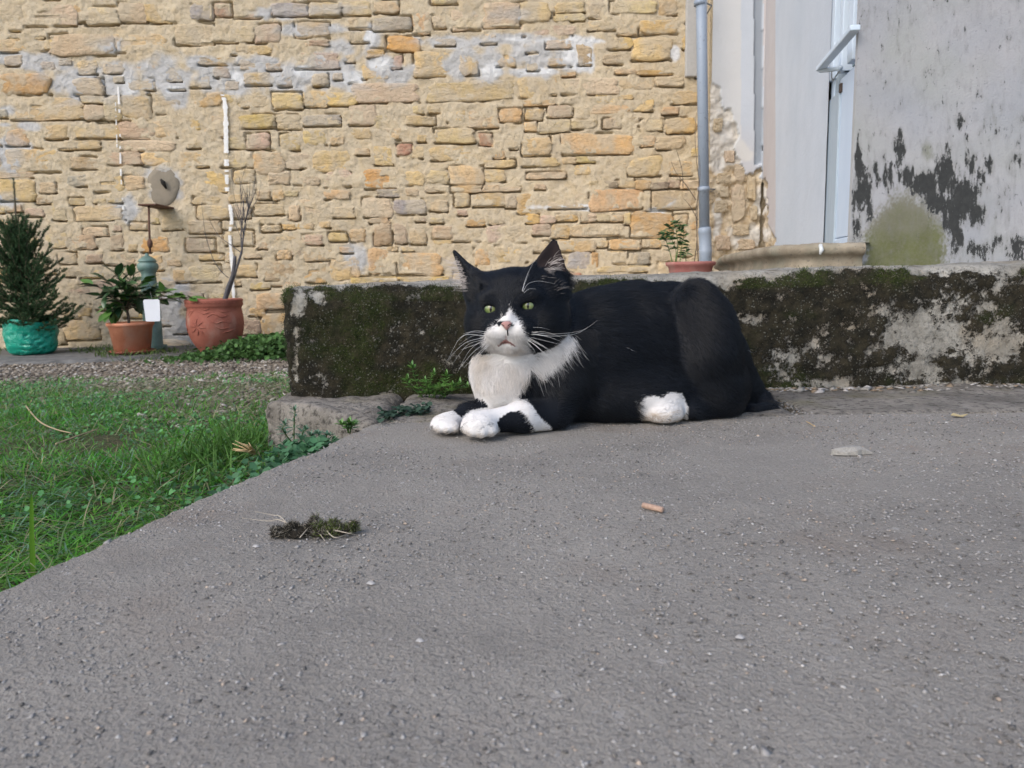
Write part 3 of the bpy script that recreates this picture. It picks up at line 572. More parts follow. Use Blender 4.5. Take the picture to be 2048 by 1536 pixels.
wall = mesh('stone_wall', MV, grid_faces(len(mx), len(mz))[:, ::-1].copy(), MMO, attrs={'grey': grey, 'white': wht})
tag(wall, 'tall wall of ochre rubble stones in thick mortar behind the pots', 'wall')
v, f = box(XL-.65, WY+.045, -.46, 1.62, WY+.45, ZT+.36); mesh('wall_core', v, f, MMO, wall, smooth=False)
def vis_area(r):
    if r[2] > 1.25: return 0
    p = pj(np.array([[r[0], WY, r[1]], [r[2], WY, r[3]]])); x0, x1 = max(p[0][0], 0), min(p[1][0], 1410); y0, y1 = max(p[1][1], 0), min(p[0][1], 690)
    if x1 <= x0 or y1 <= y0: return 0
    if (x0+x1)/2 > 600 and (y0+y1)/2 > 578: return 0
    return (x1-x0)*(y1-y0)
SR.sort(key=lambda r: -vis_area(r))
rest = []; rest_c = []
for k, r in enumerate(SR):
    V, f, dep = stone_shape(r, 1000+k)
    col_ = srgb_jit(CODE[r[4]], ra); q = pj(V); g = blobmask(q, GREY, .2)*.5
    if k < 300 and vis_area(r) > 0:
        o = mesh('stone', V, f, MST, wall, attrs={'grey': g}); o.color = (*col_, 1); flat_sides(o)
    else:
        rest.append((V, f)); rest_c.append(np.tile(col_, (len(V), 1)))
V, f = join(rest)
t2 = MST.copy(); t2.name = 'small_stone'; nt_ = t2.node_tree
an = nt_.nodes.new('ShaderNodeAttribute'); an.attribute_name = 'scol'
for nd in list(nt_.nodes):
    if nd.type == 'OBJECT_INFO':
        for l in list(nd.outputs['Color'].links): nt_.links.new(an.outputs['Color'], l.to_socket)
o = mesh('small_stones', V, f, t2, wall, attrs={'scol': np.concatenate(rest_c), 'grey': blobmask(pj(V), GREY, .2)*.5}); o['kind'] = 'stuff'; flat_sides(o)
# lime runs down the wall, lying on the stones
dg = bpy.context.evaluated_depsgraph_get()
allv = [np.array([wall.matrix_world @ v.co for v in ()])] if False else None
bv = bvhtree.BVHTree.FromPolygons([tuple(a) for a in np.concatenate([MV, V])], [tuple(map(int, a)) for a in grid_faces(len(mx), len(mz))]+[tuple(int(i)+len(MV) for i in a) for a in f])
bvs = []
for k, r in enumerate(SR[:300]):
    bvs.append(stone_shape(r, 1000+k)[:2])
V3, f3 = join(bvs); bv3 = bvhtree.BVHTree.FromPolygons([tuple(a) for a in V3], f3)
def wall_y(x, z):
    ys = [WY-.02]
    for b in (bv, bv3):
        h = b.ray_cast(Vector((x, WY-.3, z)), Vector((0, 1, 0)))
        if h[0] is not None: ys.append(h[0].y)
    return min(ys)if len(ys) > 1 else WY-.02
t = NT('lime_run'); n = t.noise(t.geo(), 60, 5); t.col(t.mix(n, (.62, .61, .58), (.86, .85, .82))); t.bump(n, .004); LIME = t.m
def run(pts, w, name='lime_run'):
    p = smooth_path([(*pq, 0) for pq in pts], 90)[:, :2]; VV = []; FF = []; rs = np.random.default_rng(int(pts[0][0]))
    wid = w*(.65+.5*vn(P3(np.arange(90)*.22, 0, pts[0][0])))*rs.uniform(.8, 1.2, 90); n = 0; prev = False
    gap = vn(P3(np.arange(90)*.35, 3, pts[0][0])) < (.24 if w > 5 else .42)
    for i, (x, y) in enumerate(p):
        if gap[i]: prev = False; continue
        row = []
        for s, dy in ((-1, 0), (-.4, .004), (.4, .004), (1, 0)):
            X, Z = wm(x+s*wid[i]/2, y); row.append((X, wall_y(X, Z)-dy*.35-.001, Z))
        VV += row
        if prev:
            b = len(VV)-8; FF += [(b+k, b+k+1, b+k+5, b+k+4) for k in range(3)]
        prev = True
    return mesh(name, VV, FF, LIME, wall)
run([(447, 190), (453, 215), (455, 300), (456, 350), (457, 385)], 8.5)
run([(462, 410), (466, 440), (462, 470), (466, 520), (468, 560), (470, 598)], 6.5)
run([(240, 175), (243, 240), (244, 300), (246, 360), (250, 420)], 4)
run([(234, 190), (236, 240), (238, 300)], 2.2)
# round cement patch with a hole, over the pump
cx, cz_ = wm(327, 372)
n = 40; V = []; th = np.linspace(0, 2*math.pi, n, endpoint=False)
rx_, rz_ = .090*(1+.06*np.sin(3*th+1)), .120*(1+.05*np.sin(2*th))
sh = [(1.0, .004), (1.0, -.006), (.95, -.0125), (.7, -.0145), (.4, -.015), (.2, -.0155), (.03, -.0155)]
for s, y in sh: V += [(cx+a*s*math.cos(q)*(1+.05*math.sin(5*q)), WY+.006+y, cz_+b*s*math.sin(q)+(.0 if s > .5 else .01)) for a, b, q in zip(rx_, rz_, th)]
f = [(k*n+i, (k+1)*n+i, (k+1)*n+(i+1) % n, k*n+(i+1) % n) for k in range(len(sh)-1) for i in range(n)]+[tuple((len(sh)-1)*n+i for i in range(n))[::-1]]
t = NT('cement_patch'); vv = t.geo(); n1 = t.noise(vv, 12, 5); t.col(t.mix(n1, (.19, .165, .125), (.30, .255, .19))); t.bump(t.noise(vv, 60, 5), .006, .6)
V = np.array(V); V += (np.array([.004, .0035, .004])*np.stack([fbm(V*22, 3, 63), fbm(V*22, 3, 64), fbm(V*22, 3, 65)], -1)); mesh('cement_patch', V, f, t.m, wall)
dkm = simple('near_black', (.02, .018, .015), .9)  # plain near-black for the solid piece that marks the hole
V, f = tube([(cx-.002, WY-.022, cz_+.034), (cx+.012, WY-.030, cz_+.016), (cx+.026, WY-.026, cz_-.020)], [.006, .013, .004], 8); mesh('hole', V, f, dkm, wall)
# ================================================================ the plastered house on the right
FP0 = np.array([1.16, 2.90]); FT = np.array([.1735, 1.]); FT /= np.linalg.norm(FT); FN = np.array([-FT[1], FT[0]])   # along the front (away from the viewer) and out of it
def fs(x, off=0.):
    """distance along the house front where the sight line of photo column x meets it"""
    v = ray(x, 500)[:2]; A_ = np.array([[v[0], -FT[0]], [v[1], -FT[1]]]); b = FP0+FN*off; return np.linalg.solve(A_, b)[1]
def fp(s, o, z): p = FP0+FT*s+FN*o; return np.array([p[0], p[1], z])
def fz(x, y, off=0.):
    s = fs(x, off); p = fp(s, off, 0); return at(x, y, p[1])[2]
def fbox(s0, s1, z0, z1, o0, o1): return (lambda V: (np.array([fp(*q) for q in V])))([(s, o, z) for s in (s0, s1) for o in (o0, o1) for z in (z0, z1)]), [(0, 1, 3, 2), (4, 6, 7, 5), (0, 4, 5, 1), (2, 3, 7, 6), (0, 2, 6, 4), (1, 5, 7, 3)]
def bevel(o, w=.002, seg=2):
    m = o.modifiers.new('bevel', 'BEVEL'); m.width = w; m.segments = seg; m.limit_method = 'ANGLE'; return o
def plaster(name, a, b, spots=.5, fine=200):
    t = NT(name); v = t.geo(); n1 = t.noise(v, 2.2, 5, .6); n2 = t.noise(v, 9, 5); n3 = t.noise(v, fine, 4, .7)
    c = t.mix(t.ramp(n1, [(.35, 0), (.65, 1)]), a, b); c = t.mix(t.ramp(n2, [(.45, 0), (.75, spots)]), c, tuple(q*.72 for q in a)); c = t.mix(t.ramp(n3, [(.28, .5), (.42, 0)]), c, tuple(q*.55 for q in a))
    st = t.noise(t.geo((3, 3, .8)), 2, 4); c = t.mix(t.ramp(st, [(.5, 0), (.8, .12)]), c, tuple(q*.82 for q in a))
    return t, v, c, n3
house = empty('house', (1.5, 3.0, .12)); tag(house, 'grey plastered house front with peeling corner and black mould beside the pale blue door', 'house')
t, v, c, n3 = plaster('house_plaster', (.495, .545, .605), (.54, .58, .635), .12)
rubble = t.mix(t.ramp(t.noise(v, 16, 6, .7), [(.35, 0), (.65, 1)]), (.42, .31, .18), (.64, .56, .43)); rubble = t.mix(t.ramp(t.noise(v, 34, 5, .7), [(.30, .9), (.45, 0)]), rubble, (.10, .085, .07)); pink = t.mix(t.noise(v, 12, 4), (.46, .40, .38), (.54, .50, .48))
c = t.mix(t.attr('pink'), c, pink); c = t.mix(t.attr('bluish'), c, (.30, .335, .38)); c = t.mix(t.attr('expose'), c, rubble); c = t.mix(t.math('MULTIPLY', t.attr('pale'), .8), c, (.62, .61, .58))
t.col(c); t.rough(.9); t.spec(.2); hb = t.bump(t.noise(v, 40, 5, .7), .004, .6); t.bump(n3, .0015, .6, hb); HPL = t.m
EXPOSE = [(1400, 150), (1424, 150), (1438, 178), (1447, 220), (1462, 214), (1478, 255), (1474, 300), (1486, 345), (1503, 352), (1512, 332), (1527, 330), (1529, 380), (1538, 430), (1548, 470), (1550, 560), (1400, 560)]
def exposed(q):
    jx = fbm(P3(q[:, 0]/16, q[:, 1]/16), 4, 70)*13; jy = fbm(P3(q[:, 0]/16, q[:, 1]/16+40), 4, 71)*13
    return inpoly_(q+np.stack([jx, jy], -1), EXPOSE).astype(float)
GROOVE = [(1507, -400), (1525, -400), (1526, 300), (1523, 326), (1510, 330), (1509, 100)]  # smooth grey cement band; its shade is also put into the blue-grey tint
def house_sheet(name, us, zs, fn, outward, par):
    """u,z grid mapped by fn; relief pushes along the outward direction"""
    U, Z = np.meshgrid(us, zs, indexing='ij'); B = fn(U.ravel(), Z.ravel()); q = pj(B); ex = exposed(q); gr_ = inpoly_(q, GROOVE).astype(float)
    rel = ex*(-.018+.026*fbm(B*[16, 16, 22], 4, 72)+.012*fbm(B*50, 3, 73))+(1-ex)*(.0022*fbm(B*6, 3, 74))-gr_*.014
    rel += (1-ex)*(1-gr_)*.004*np.exp(-((q[:, 0]-1538)/9.)**2)
    rel = np.where(ex > .5, np.maximum(rel, -.045), rel); V = B+np.asarray(outward)*rel[:, None]
    pink = ((q[:, 0] > 1527)*(q[:, 0] < 1551)).astype(float)*.8+.5*sstep(1540, 1500, q[:, 0])*sstep(200, 380, q[:, 1]); pale = ((q[:, 0] < 1482) & (q[:, 1] < 330)).astype(float)*.8
    pale = np.maximum(pale, blobmask(q, [(1450, 260, 14, 30), (1440, 330, 16, 24), (1480, 300, 20, 18), (1436, 440, 8, 40), (1500, 470, 30, 20), (1520, 400, 8, 30)], .3, 75))
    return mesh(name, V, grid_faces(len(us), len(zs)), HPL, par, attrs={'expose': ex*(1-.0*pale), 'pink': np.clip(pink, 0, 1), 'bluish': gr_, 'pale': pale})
PY = 4.45; px0 = at(1421, 300, PY)[0]; s_c = (PY-FP0[1])/FT[1]; pcx = fp(s_c, 0, 0)[0]
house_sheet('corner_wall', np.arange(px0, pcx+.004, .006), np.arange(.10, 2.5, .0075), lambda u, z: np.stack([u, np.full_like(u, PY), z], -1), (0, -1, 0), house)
vv_, ff_ = box(px0+.0005, PY+.060, -.2, 1.7, 4.7, 2.5); mesh('corner_core', vv_, ff_, MMO, house, smooth=False)
SD = fs(1646)
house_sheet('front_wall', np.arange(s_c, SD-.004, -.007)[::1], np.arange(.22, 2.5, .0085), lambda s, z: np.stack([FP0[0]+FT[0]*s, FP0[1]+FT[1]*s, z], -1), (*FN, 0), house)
vv_, ff_ = fbox(SD+.0005, s_c+.2, -.2, 2.5, -.25, -.060); mesh('front_core', vv_, ff_, MMO, house, smooth=False)
# stones laid bare at the corner
def corner_stone(x0, y0, x1, y1, code, k):
    a, b = at(x0, y1, PY), at(x1, y0, PY); V, f, d = stone_shape([a[0], a[2], b[0], b[2]], 4000+k); V[:, 1] += PY-WY+.010; o = mesh('stone', V, f, MST, house, smooth=False, attrs={'grey': np.zeros(len(V))}); o.color = (*code, 1)
for k, (x0, y0, x1, y1, c_) in enumerate(((1428, 236, 1446, 262, 'Y'), (1450, 300, 1470, 325, 'P'), (1434, 345, 1462, 366, 'Y'), (1462, 372, 1492, 440, 'P'), (1494, 352, 1512, 400, 'Y'), (1430, 400, 1456, 425, 'T'), (1466, 448, 1500, 470, 'T'), (1432, 470, 1462, 500, 'P'), (1500, 410, 1516, 440, 'T'), (1476, 478, 1512, 500, 'P'), (1440, 372, 1458, 394, 'T'), (1470, 330, 1490, 362, 'P'))):
    cc_ = np.array(CODE[c_])*.6+.4*np.array((.56, .50, .42)); corner_stone(x0, y0, x1, y1, cc_*ra.uniform(.9, 1.1), k)

# door in its opening
dr = empty('door', tuple(fp(fs(1690), -.03, .29))); tag(dr, 'pale blue weathered house door with a glazed upper part', 'door')
def wood(name, c, c2, sc=(60, 60, 4)):
    t = NT(name); v = t.geo(sc); n = t.noise(v, 1.5, 5, .6); t.col(t.mix(n, c, c2)); t.rough(.6); t.bump(n, .0015, .6); return t.m
W1 = wood('weathered_blue_wood', (.26, .33, .39), (.47, .55, .62)); W2 = wood('pale_blue_paint', (.47, .57, .70), (.57, .66, .77), (12, 12, 4)); W3 = wood('white_frame_paint', (.50, .60, .70), (.62, .70, .79), (14, 14, 5))
ZD = fz(1690, 487)-.02
def dbox(name, xa, xb, za, zb, o0, o1, m, par=None, bv=.0025):
    v, f = fbox(fs(xb, o1), fs(xa, o1), za, zb, o0, o1); return bevel(mesh(name, v, f, m, par or dr, smooth=False), bv)
zk = fz(1655, 190)
dbox('door_post', 1646, 1666, ZD, zk, -.08, -.006, W1)
dbox('door_panel', 1667.5, 1702, ZD+.045, fz(1690, 128), -.08, -.012, W2)
dbox('bottom_board', 1667.5, 1702, ZD, ZD+.042, -.08, -.009, W2)
dbox('door_stile', 1703, 1706.5, ZD, 2.2, -.08, -.006, W3)
dbox('frame_bar', 1650, 1656, zk+.004, fz(1650, 142), -.06, -.012, W3); dbox('frame_bar', 1658, 1663, zk+.004, fz(1650, 142), -.06, -.016, W1)
for xa, xb, o in ((1645, 1652, -.002), (1662.5, 1668, -.006), (1670.5, 1674, -.016), (1678.5, 1687.5, -.004), (1701, 1706.5, -.008)):
    dbox('mullion', xa, xb, fz(1670, 136), 2.2, -.06, o, W3)
t = NT('window_glass'); t.col((.10, .19, .22)); t.rough(.05); t.spec(.7); GL = t.m
dbox('pane', 1653.5, 1661, fz(1670, 136), 2.2, -.05, -.025, simple('bluish_glass', (.14, .21, .26), .15, bump=0, var=.1), None, .0005)  # bluish glass, a little paler and rougher than the other pane
dbox('pane', 1689, 1700.5, fz(1670, 136), 2.2, -.05, -.030, GL, None, .0005)
# rail sticking out below the glazing and its stay
za = at(1640, 138, 2.85)[2]; p0 = at(1640, 138, 2.85); p1 = p0+np.array([*(-FT*.47), 0]); rw = np.array([*FN, 0])*.009
V = np.array([p+a*rw*1.6+np.array([0, 0, b]) for p in (p0, p1) for a in (-1, 1) for b in (-.008, .008)]); bar = bevel(mesh('window_rail', V, [(0, 1, 3, 2), (4, 6, 7, 5), (0, 4, 5, 1), (2, 3, 7, 6), (0, 2, 6, 4), (1, 5, 7, 3)], W3, dr, smooth=False), .003)
v, f = tube([at(1640, 141, 2.84), at(1660, 139, 2.80), at(1681, 136, 2.72)], .0085, 10); mesh('stay_arm', v, f, W3, dr)
MET = simple('grey_metal', (.18, .19, .20), .45)
v, f = tube(smooth_path([at(1664, 142, 2.78), at(1663, 152, 2.78), at(1666, 160, 2.78), at(1672, 152, 2.76), at(1680, 140, 2.73)], 16), .002, 6); mesh('hook', v, f, MET, dr)
dbox('latch', 1664.5, 1667.5, fz(1665, 184), fz(1665, 166), -.03, -.004, simple('rusty_latch', (.07, .05, .04), .7))
dbox('hinge', 1699.5, 1702.5, fz(1701, 392), fz(1701, 372), -.035, -.024, MET, None, .0008)

# the mouldy wing wall nearer to the viewer
MY = 2.42; mx0 = at(1707, 300, MY)[0]
us = np.concatenate([np.arange(mx0, mx0+.60, .0028), np.arange(mx0+.62, 3.9, .05)]); zs = np.concatenate([np.arange(.10, 1.10, .0028), np.arange(1.12, 2.7, .05)])
U, Z = np.meshgrid(us, zs, indexing='ij'); B = np.stack([U.ravel(), np.full(U.size, MY), Z.ravel()], -1); q = pj(B)
def G(L):
    m = np.zeros(len(q))
    for cx, cy, rx, ry, k in L: m = np.maximum(m, k*np.clip(1.25-np.sqrt(((q[:, 0]-cx)/rx)**2+((q[:, 1]-cy)/ry)**2)*.85, 0, 1.2))
    return m
drip = fbm(P3(q[:, 0]/5.5, q[:, 1]/24), 4, 76); blot = fbm(P3(q[:, 0]/12, q[:, 1]/15), 4, 77)
mould = G([(1718, 330, 8, 55, .95), (1724, 380, 14, 50, .9), (1738, 370, 12, 44, .75), (1752, 350, 8, 28, .6), (1799, 300, 12, 34, .98), (1780, 350, 14, 36, .7), (1815, 355, 22, 24, .9), (1850, 365, 34, 32, 1.05), (1890, 350, 20, 50, .95), (1925, 390, 34, 46, 1.05), (1955, 425, 18, 26, 1.), (1905, 430, 28, 44, .95), (1870, 400, 26, 36, 1.), (1945, 330, 14, 26, .8), (1980, 330, 12, 22, .6), (1960, 350, 16, 30, .55), (1918, 245, 9, 18, .62), (1934, 275, 9, 14, .6), (1912, 470, 16, 44, .9), (1955, 500, 34, 20, .8), (2000, 480, 9, 14, .6), (2035, 500, 24, 30, .75), (2015, 400, 30, 30, .25), (1716, 450, 7, 40, .85), (1708, 440, 5, 60, .8), (1880, 300, 30, 20, .25), (1740, 430, 12, 26, .7), (1985, 260, 60, 40, .18), (2030, 340, 30, 60, .2)])
mval = mould+.50*drip+.30*blot
mould_m = sstep(.42, .66, mval)
green = np.clip(G([(1810, 470, 62, 62, .95), (1860, 480, 30, 44, 1.1), (1855, 300, 16, 30, .6), (1800, 420, 46, 34, .5), (1750, 480, 24, 46, .7)])*3.0+.5*blot-.75, 0, 1)*(1-.0*mould)
brown = np.clip(G([(1805, 420, 46, 50, 1.0), (1790, 470, 60, 40, .8)])-.45, 0, 1)*.9
dome = sstep(1.16, .84, np.sqrt(((q[:, 0]-1812)/np.where(q[:, 0] > 1812, 78, 84))**2+((q[:, 1]-530)/142)**2)+.16*fbm(P3(q[:, 0]/13, q[:, 1]/18), 4, 85)+.16*fbm(P3(q[:, 0]/3, q[:, 1]/4), 2, 86))
green = np.maximum(green*.6, dome*np.clip(.25+.75*sstep(430, 490, q[:, 1])+.45*np.exp(-((q[:, 0]-1868)/22)**2)*(q[:, 1] > 440), 0, 1)); brown = np.maximum(brown, dome*.9)
mval = np.where(dome > .5, mval*.55, mval)
rel = .0015*fbm(B*[8, 1, 8], 3, 78)+.0003*fbm(B*50, 3, 79)-.0010*mould_m
V = B-np.array([0, 1, 0])*rel[:, None]
t, v, c, n3 = plaster('wing_plaster', (.345, .355, .375), (.43, .415, .415), .4, 150)
c = t.mix(t.ramp(t.noise(v, 4.5, 4), [(.45, 0), (.7, .6)]), c, (.36, .37, .345)); c = t.mix(t.ramp(t.vor(v, 120), [(.0, .55), (.13, 0)]), c, (.60, .60, .59))
c = t.mix(t.attr('brown'), c, (.19, .178, .14)); gm_ = t.math('MULTIPLY', t.attr('green'), t.ramp(t.noise(v, 120, 4, .7), [(.3, .6), (.6, 1)])); c = t.mix(gm_, c, t.mix(t.noise(v, 18, 4), (.10, .10, .062), (.165, .18, .065)))
mk = t.ramp(t.math('ADD', t.math('ADD', t.attr('mould'), t.math('MULTIPLY', t.math('SUBTRACT', t.noise(t.geo((1, 1, .34)), 80, 7, .85), .5), 2.7)), t.math('MULTIPLY', t.math('SUBTRACT', t.noise(v, 260, 3, .8), .5), .5)), [(.54, 0), (.64, 1)]); stn = t.ramp(t.math('ADD', t.attr('mould'), t.math('MULTIPLY', t.math('SUBTRACT', t.noise(t.geo((1, 1, .4)), 30, 5, .7), .5), 1.2)), [(.10, 0), (.75, .55)]); c = t.mix(stn, c, (.21, .21, .195))
c = t.mix(mk, c, t.mix(t.noise(v, 60, 4), (.028, .030, .030), (.065, .066, .064)))
c = t.mix(t.ramp(t.noise(v, 85, 3, .6), [(.69, 0), (.74, .8)]), c, (.10, .10, .10))
t.col(c); t.rough(.92); t.spec(.2); hb = t.bump(t.noise(v, 110, 5, .8), .0022, .7); t.bump(n3, .0016, .8, hb)
wing = mesh('wing_wall', V, grid_faces(len(us), len(zs)), t.m, house, attrs={'mould': np.clip(mval*1.0+.09, 0, 1.3), 'green': green, 'brown': brown})
v_, f_ = box(mx0+.004, MY+.0045, .0, 3.85, MY+.025, 2.65); mesh('wing_core', v_, f_, t.m, house, smooth=False)

# moulded doorstep with its rounded end
pth = smooth_path([(*at(x, 500, d)[:2], 0) for x, d in ((1729, 2.375), (1690, 2.385), (1640, 2.41), (1585, 2.47), (1540, 2.60), (1500, 2.86), (1466, 3.2), (1442, 3.52), (1434, 3.8))], 90)[:, :2]
tg = np.gradient(pth, axis=0); tg /= np.linalg.norm(tg, axis=1)[:, None]; on = np.stack([-tg[:, 1], tg[:, 0]], -1)
on = -on if (on[20]@np.array([0, -1.])) < 0 else on
zt = at(1725, 484, 2.37)[2]; u01 = np.linspace(0, 1, 90); ztop = zt-.010*sstep(.45, 1, u01)-.022*sstep(.8, 1, u01)
prof = [(-.16, 0.0), (-.02, .0005), (-.006, -.002), (.002, -.008), (.005, -.018), (.001, -.030), (-.010, -.036), (-.022, -.040), (-.027, -.050), (-.024, -.064), (-.020, -.075), (-.019, -.18)]
DV = np.array([[*(pth[i]+on[i]*(o+.012)), ztop[i]+z] for i in range(90) for o, z in prof]); DV += (np.array([.004]*3)*fbm(DV*26, 3, 82)[:, None])+.002*fbm(DV*90, 2, 83)[:, None]
t = NT('doorstep_stone'); v = t.geo(); n1 = t.noise(v, 14, 5); n2 = t.noise(v, 110, 4, .7); c = t.mix(t.ramp(n1, [(.35, 0), (.65, 1)]), (.20, .165, .115), (.32, .275, .205)); c = t.mix(t.ramp(n2, [(.3, .8), (.42, 0)]), c, (.05, .045, .04))
c = t.mix(t.ramp(t.noise(v, 8, 4), [(.5, 0), (.65, .6)]), c, (.22, .215, .16)); t.col(c); t.bump(n2, .003, .8); DST = t.m
dsp = mesh('doorstep', DV, grid_faces(90, len(prof))[:, ::-1], DST); tag(dsp, 'worn moulded stone doorstep with a rounded end below the pale blue door', 'doorstep')
top = [tuple(p) for p in np.concatenate([DV.reshape(90, -1, 3)[:, 1]])]; back = [fp(-.72, -.2, zt-.001), fp(1.3, -.2, zt-.02)]
tv = np.array(top+[tuple(fp(s, -.04, zt-.0012)) for s in np.linspace((pth[-1][1]-FP0[1]), -.50, 90)[::1]]); tf_ = [(i, i+1, 90+88-i, 90+89-i) for i in range(89)]; tv = np.array(tv)
mesh('tread', tv, tf_, DST, dsp)
v, f = tube([at(1641, 490, 2.40), at(1643, 500, 2.385), at(1640, 509, 2.387)], [.006, .007, .003], 8); mesh('plaster_drip', v, f, simple('lime_drip', (.55, .57, .56), .9), dsp)

# drainpipe
dp = empty('drainpipe', tuple(gz(1410, 530, .125))); dp.location = Vector((*at(1410, 520, 4.3)[:2], .125)); tag(dp, 'grey blue drainpipe running down the end of the stone wall', 'drainpipe')
t = NT('pipe_paint'); v = t.geo(); n = t.noise(v, 12, 5); c = t.mix(n, (.215, .265, .335), (.29, .34, .41)); c = t.mix(t.ramp(t.noise(v, 60, 4), [(.62, 0), (.7, .5)]), c, (.14, .14, .14)); t.col(c); t.rough(.5); t.bump(n, .001); PIP = t.m
def pipe(name, L, r, par, n=20):
    v, f = tube(L, r, n); return mesh(name, v, f, PIP, par)
p_top = at(1400, -160, 4.3); p_mid = at(1409, 463, 4.3); p_bot = np.array([*at(1411.5, 520, 4.3)[:2], .128])
pipe('upper_pipe', [p_top, p_mid], .0285, dp); pipe('lower_pipe', [at(1408.8, 455, 4.3), at(1409.2, 461, 4.3), at(1409.4, 464, 4.3), at(1409.6, 466, 4.3), at(1411, 500, 4.3), at(1411, 502, 4.3), at(1411, 506, 4.3), p_bot], [.0335, .0345, .0365, .0345, .0345, .037, .0345, .0355], dp)
for y in (6, 378):
    a = at(1400+9*y/460, y-4, 4.3); b = at(1400+9*y/460, y+5, 4.3); col_ = pipe('clamp', [a, b], .0325, dp); v, f = tube([a+[.03, 0, -.01], a+[.075, .05, -.008], a+[.08, .17, -.01]], .004, 6); mesh('clamp_arm', v, f, MET, col_)
# plaster panel at the top end of the stone wall, right by the pipe
a, b = at(1371, 153, WY-.03), at(1424, -200, WY-.03); v, f = box(a[0], WY-.032, a[2], b[0], WY+.02, b[2]); bevel(mesh('plaster_panel', v, f, simple('grey_render', (.42, .41, .39), .95, 60, .12, .003), wall, smooth=False), .006)
# ================================================================ potted plants and the old pump along the wall
PD = 4.2
def terracotta(name, a, b):
    t = NT(name); v = t.geo(); n1 = t.noise(v, 14, 5); n2 = t.noise(v, 160, 4, .7); c = t.mix(t.ramp(n1, [(.35, 0), (.65, 1)]), a, b); c = t.mix(t.ramp(n2, [(.3, .5), (.42, 0)]), c, tuple(q*.5 for q in a))
    c = t.mix(t.ramp(t.noise(t.geo((1, 1, .6)), 9, 4), [(.55, 0), (.72, .4)]), c, (.42, .33, .27)); t.col(c); t.rough(.75); t.spec(.3); t.bump(n2, .002, .5); return t.m
TC1 = terracotta('terracotta_orange', (.46, .18, .10), (.56, .245, .145)); TC2 = terracotta('terracotta_red', (.25, .080, .055), (.33, .115, .08))
SOIL = simple('pot_soil', (.04, .028, .018), 1, 60, .5, .01)
def prof_px(L, d, z0=None):
    """(half width px, photo row) to (radius, height)"""
    return L
def zrow(y, x, d): return at(x, y, d)[2]
class Plant:
    """collects leaf objects sharing one mesh"""
    def __init__(s, parent, mats, lw=.42, fold=.12, n=1): 
        s.p = parent; s.ms = []
        for k, m in enumerate(mats):
            prof = [(0, .0), (.12, .30), (.35, .5), (.6, .46), (.85, .22), (1, 0)]; V = []; 
            for x, w in prof: V += [(x, -w*lw*2*.5, fold*w-.12*x*x), (x, 0, -.12*x*x), (x, w*lw*2*.5, fold*w-.12*x*x)]
            f = []
            for i in range(5): b = i*3; f += [(b, b+3, b+4, b+1), (b+1, b+4, b+5, b+2)]
            me = mesh_data('leaf', V, f); me.materials.append(m); s.ms.append(me)
    def leaf(s, pos, d, size, k=0, roll=0, name='leaf'):
        o = bpy.data.objects.new(name, s.ms[k % len(s.ms)]); COL.objects.link(o); o.parent = s.p
        x = Vector(d).normalized(); z = Vector((0, 0, 1)); y = z.cross(x)
        if y.length < 1e-3: y = Vector((0, 1, 0))
        y.normalize(); z = x.cross(y); R = Matrix((x, y, z)).transposed() @ Matrix.Rotation(roll, 3, 'X')
        o.matrix_local = Matrix.Translation(Vector(pos)-world_loc(s.p)) @ R.to_4x4() @ Matrix.Diagonal((size, size, size, 1)); return o
def leafmat(name, a, b, rough=.35, spec=.5):
    t = NT(name); r = t.objrnd(); n = t.noise(t.coord(), 4, 3); c = t.mix(r, a, b); c = t.mix(t.math('MULTIPLY', n, .4), c, tuple(q*.5 for q in a)); t.col(c); t.rough(rough); t.spec(spec); return t.m
LF = leafmat('laurel_leaf', (.018, .050, .022), (.05, .115, .04), .28, .6); LFL = leafmat('laurel_leaf_young', (.07, .17, .03), (.11, .22, .05), .35)
BARK = simple('bark', (.13, .10, .075), .9, 80, .5, .004); GBARK = simple('grey_bark', (.10, .095, .10), .9, 80, .5, .004)
RB = random.Random(44)
# --- spruce in the green bag
bx = at(55, 600, PD)[0]; sp = empty('potted_spruce', (bx, PD, KZ)); tag(sp, 'small dark green spruce tree in a bright green plastic bag', 'potted tree')
th = np.linspace(0, 2*math.pi, 72, endpoint=False); hs_ = np.linspace(0, 1, 30); rb_ = px(47, PD); hb_ = zrow(642, 55, PD)-KZ
rr = np.interp(hs_, [0, .06, .25, .6, 1], [.72, .86, .97, 1.0, 1.0])[None]*rb_; Vb = []
T_, H_ = np.meshgrid(th, hs_, indexing='ij'); wr = fbm(np.stack([np.cos(T_)*1.8, np.sin(T_)*1.8, H_*3.2], -1), 2, 100); cre = np.abs(fbm(np.stack([np.cos(T_)*3, np.sin(T_)*3, H_*5], -1), 2, 101))
R_ = rr*(1+.13*wr-.16*(cre < .07)*(.07-cre)/.07+.03*np.sin(T_*2+1)*H_); Zb = KZ+.003+H_*hb_*(1+.05*np.sin(T_*3+.5)*H_+.06*wr*H_)
BV2 = np.stack([bx+np.cos(T_)*R_, PD+np.sin(T_)*R_, Zb], -1).reshape(-1, 3)
f = [tuple(a) for a in grid_faces(72, 30, True)]+[tuple(i*30 for i in range(72))[::-1]]
t = NT('green_plastic'); v = t.geo(); t.col(t.mix(t.noise(v, 20, 4), (.002, .24, .155), (.008, .38, .26))); t.rough(.28); t.spec(.6); t.bump(t.noise(v, 30, 4, .6, 1.2), .012, .8)
mesh('plastic_bag', BV2, f, t.m, sp, smooth=True)
v, f = lathe((bx, PD, KZ), [(0, hb_*.9), (rb_*.92, hb_*.9)], 24); mesh('soil', v, f, SOIL, sp)
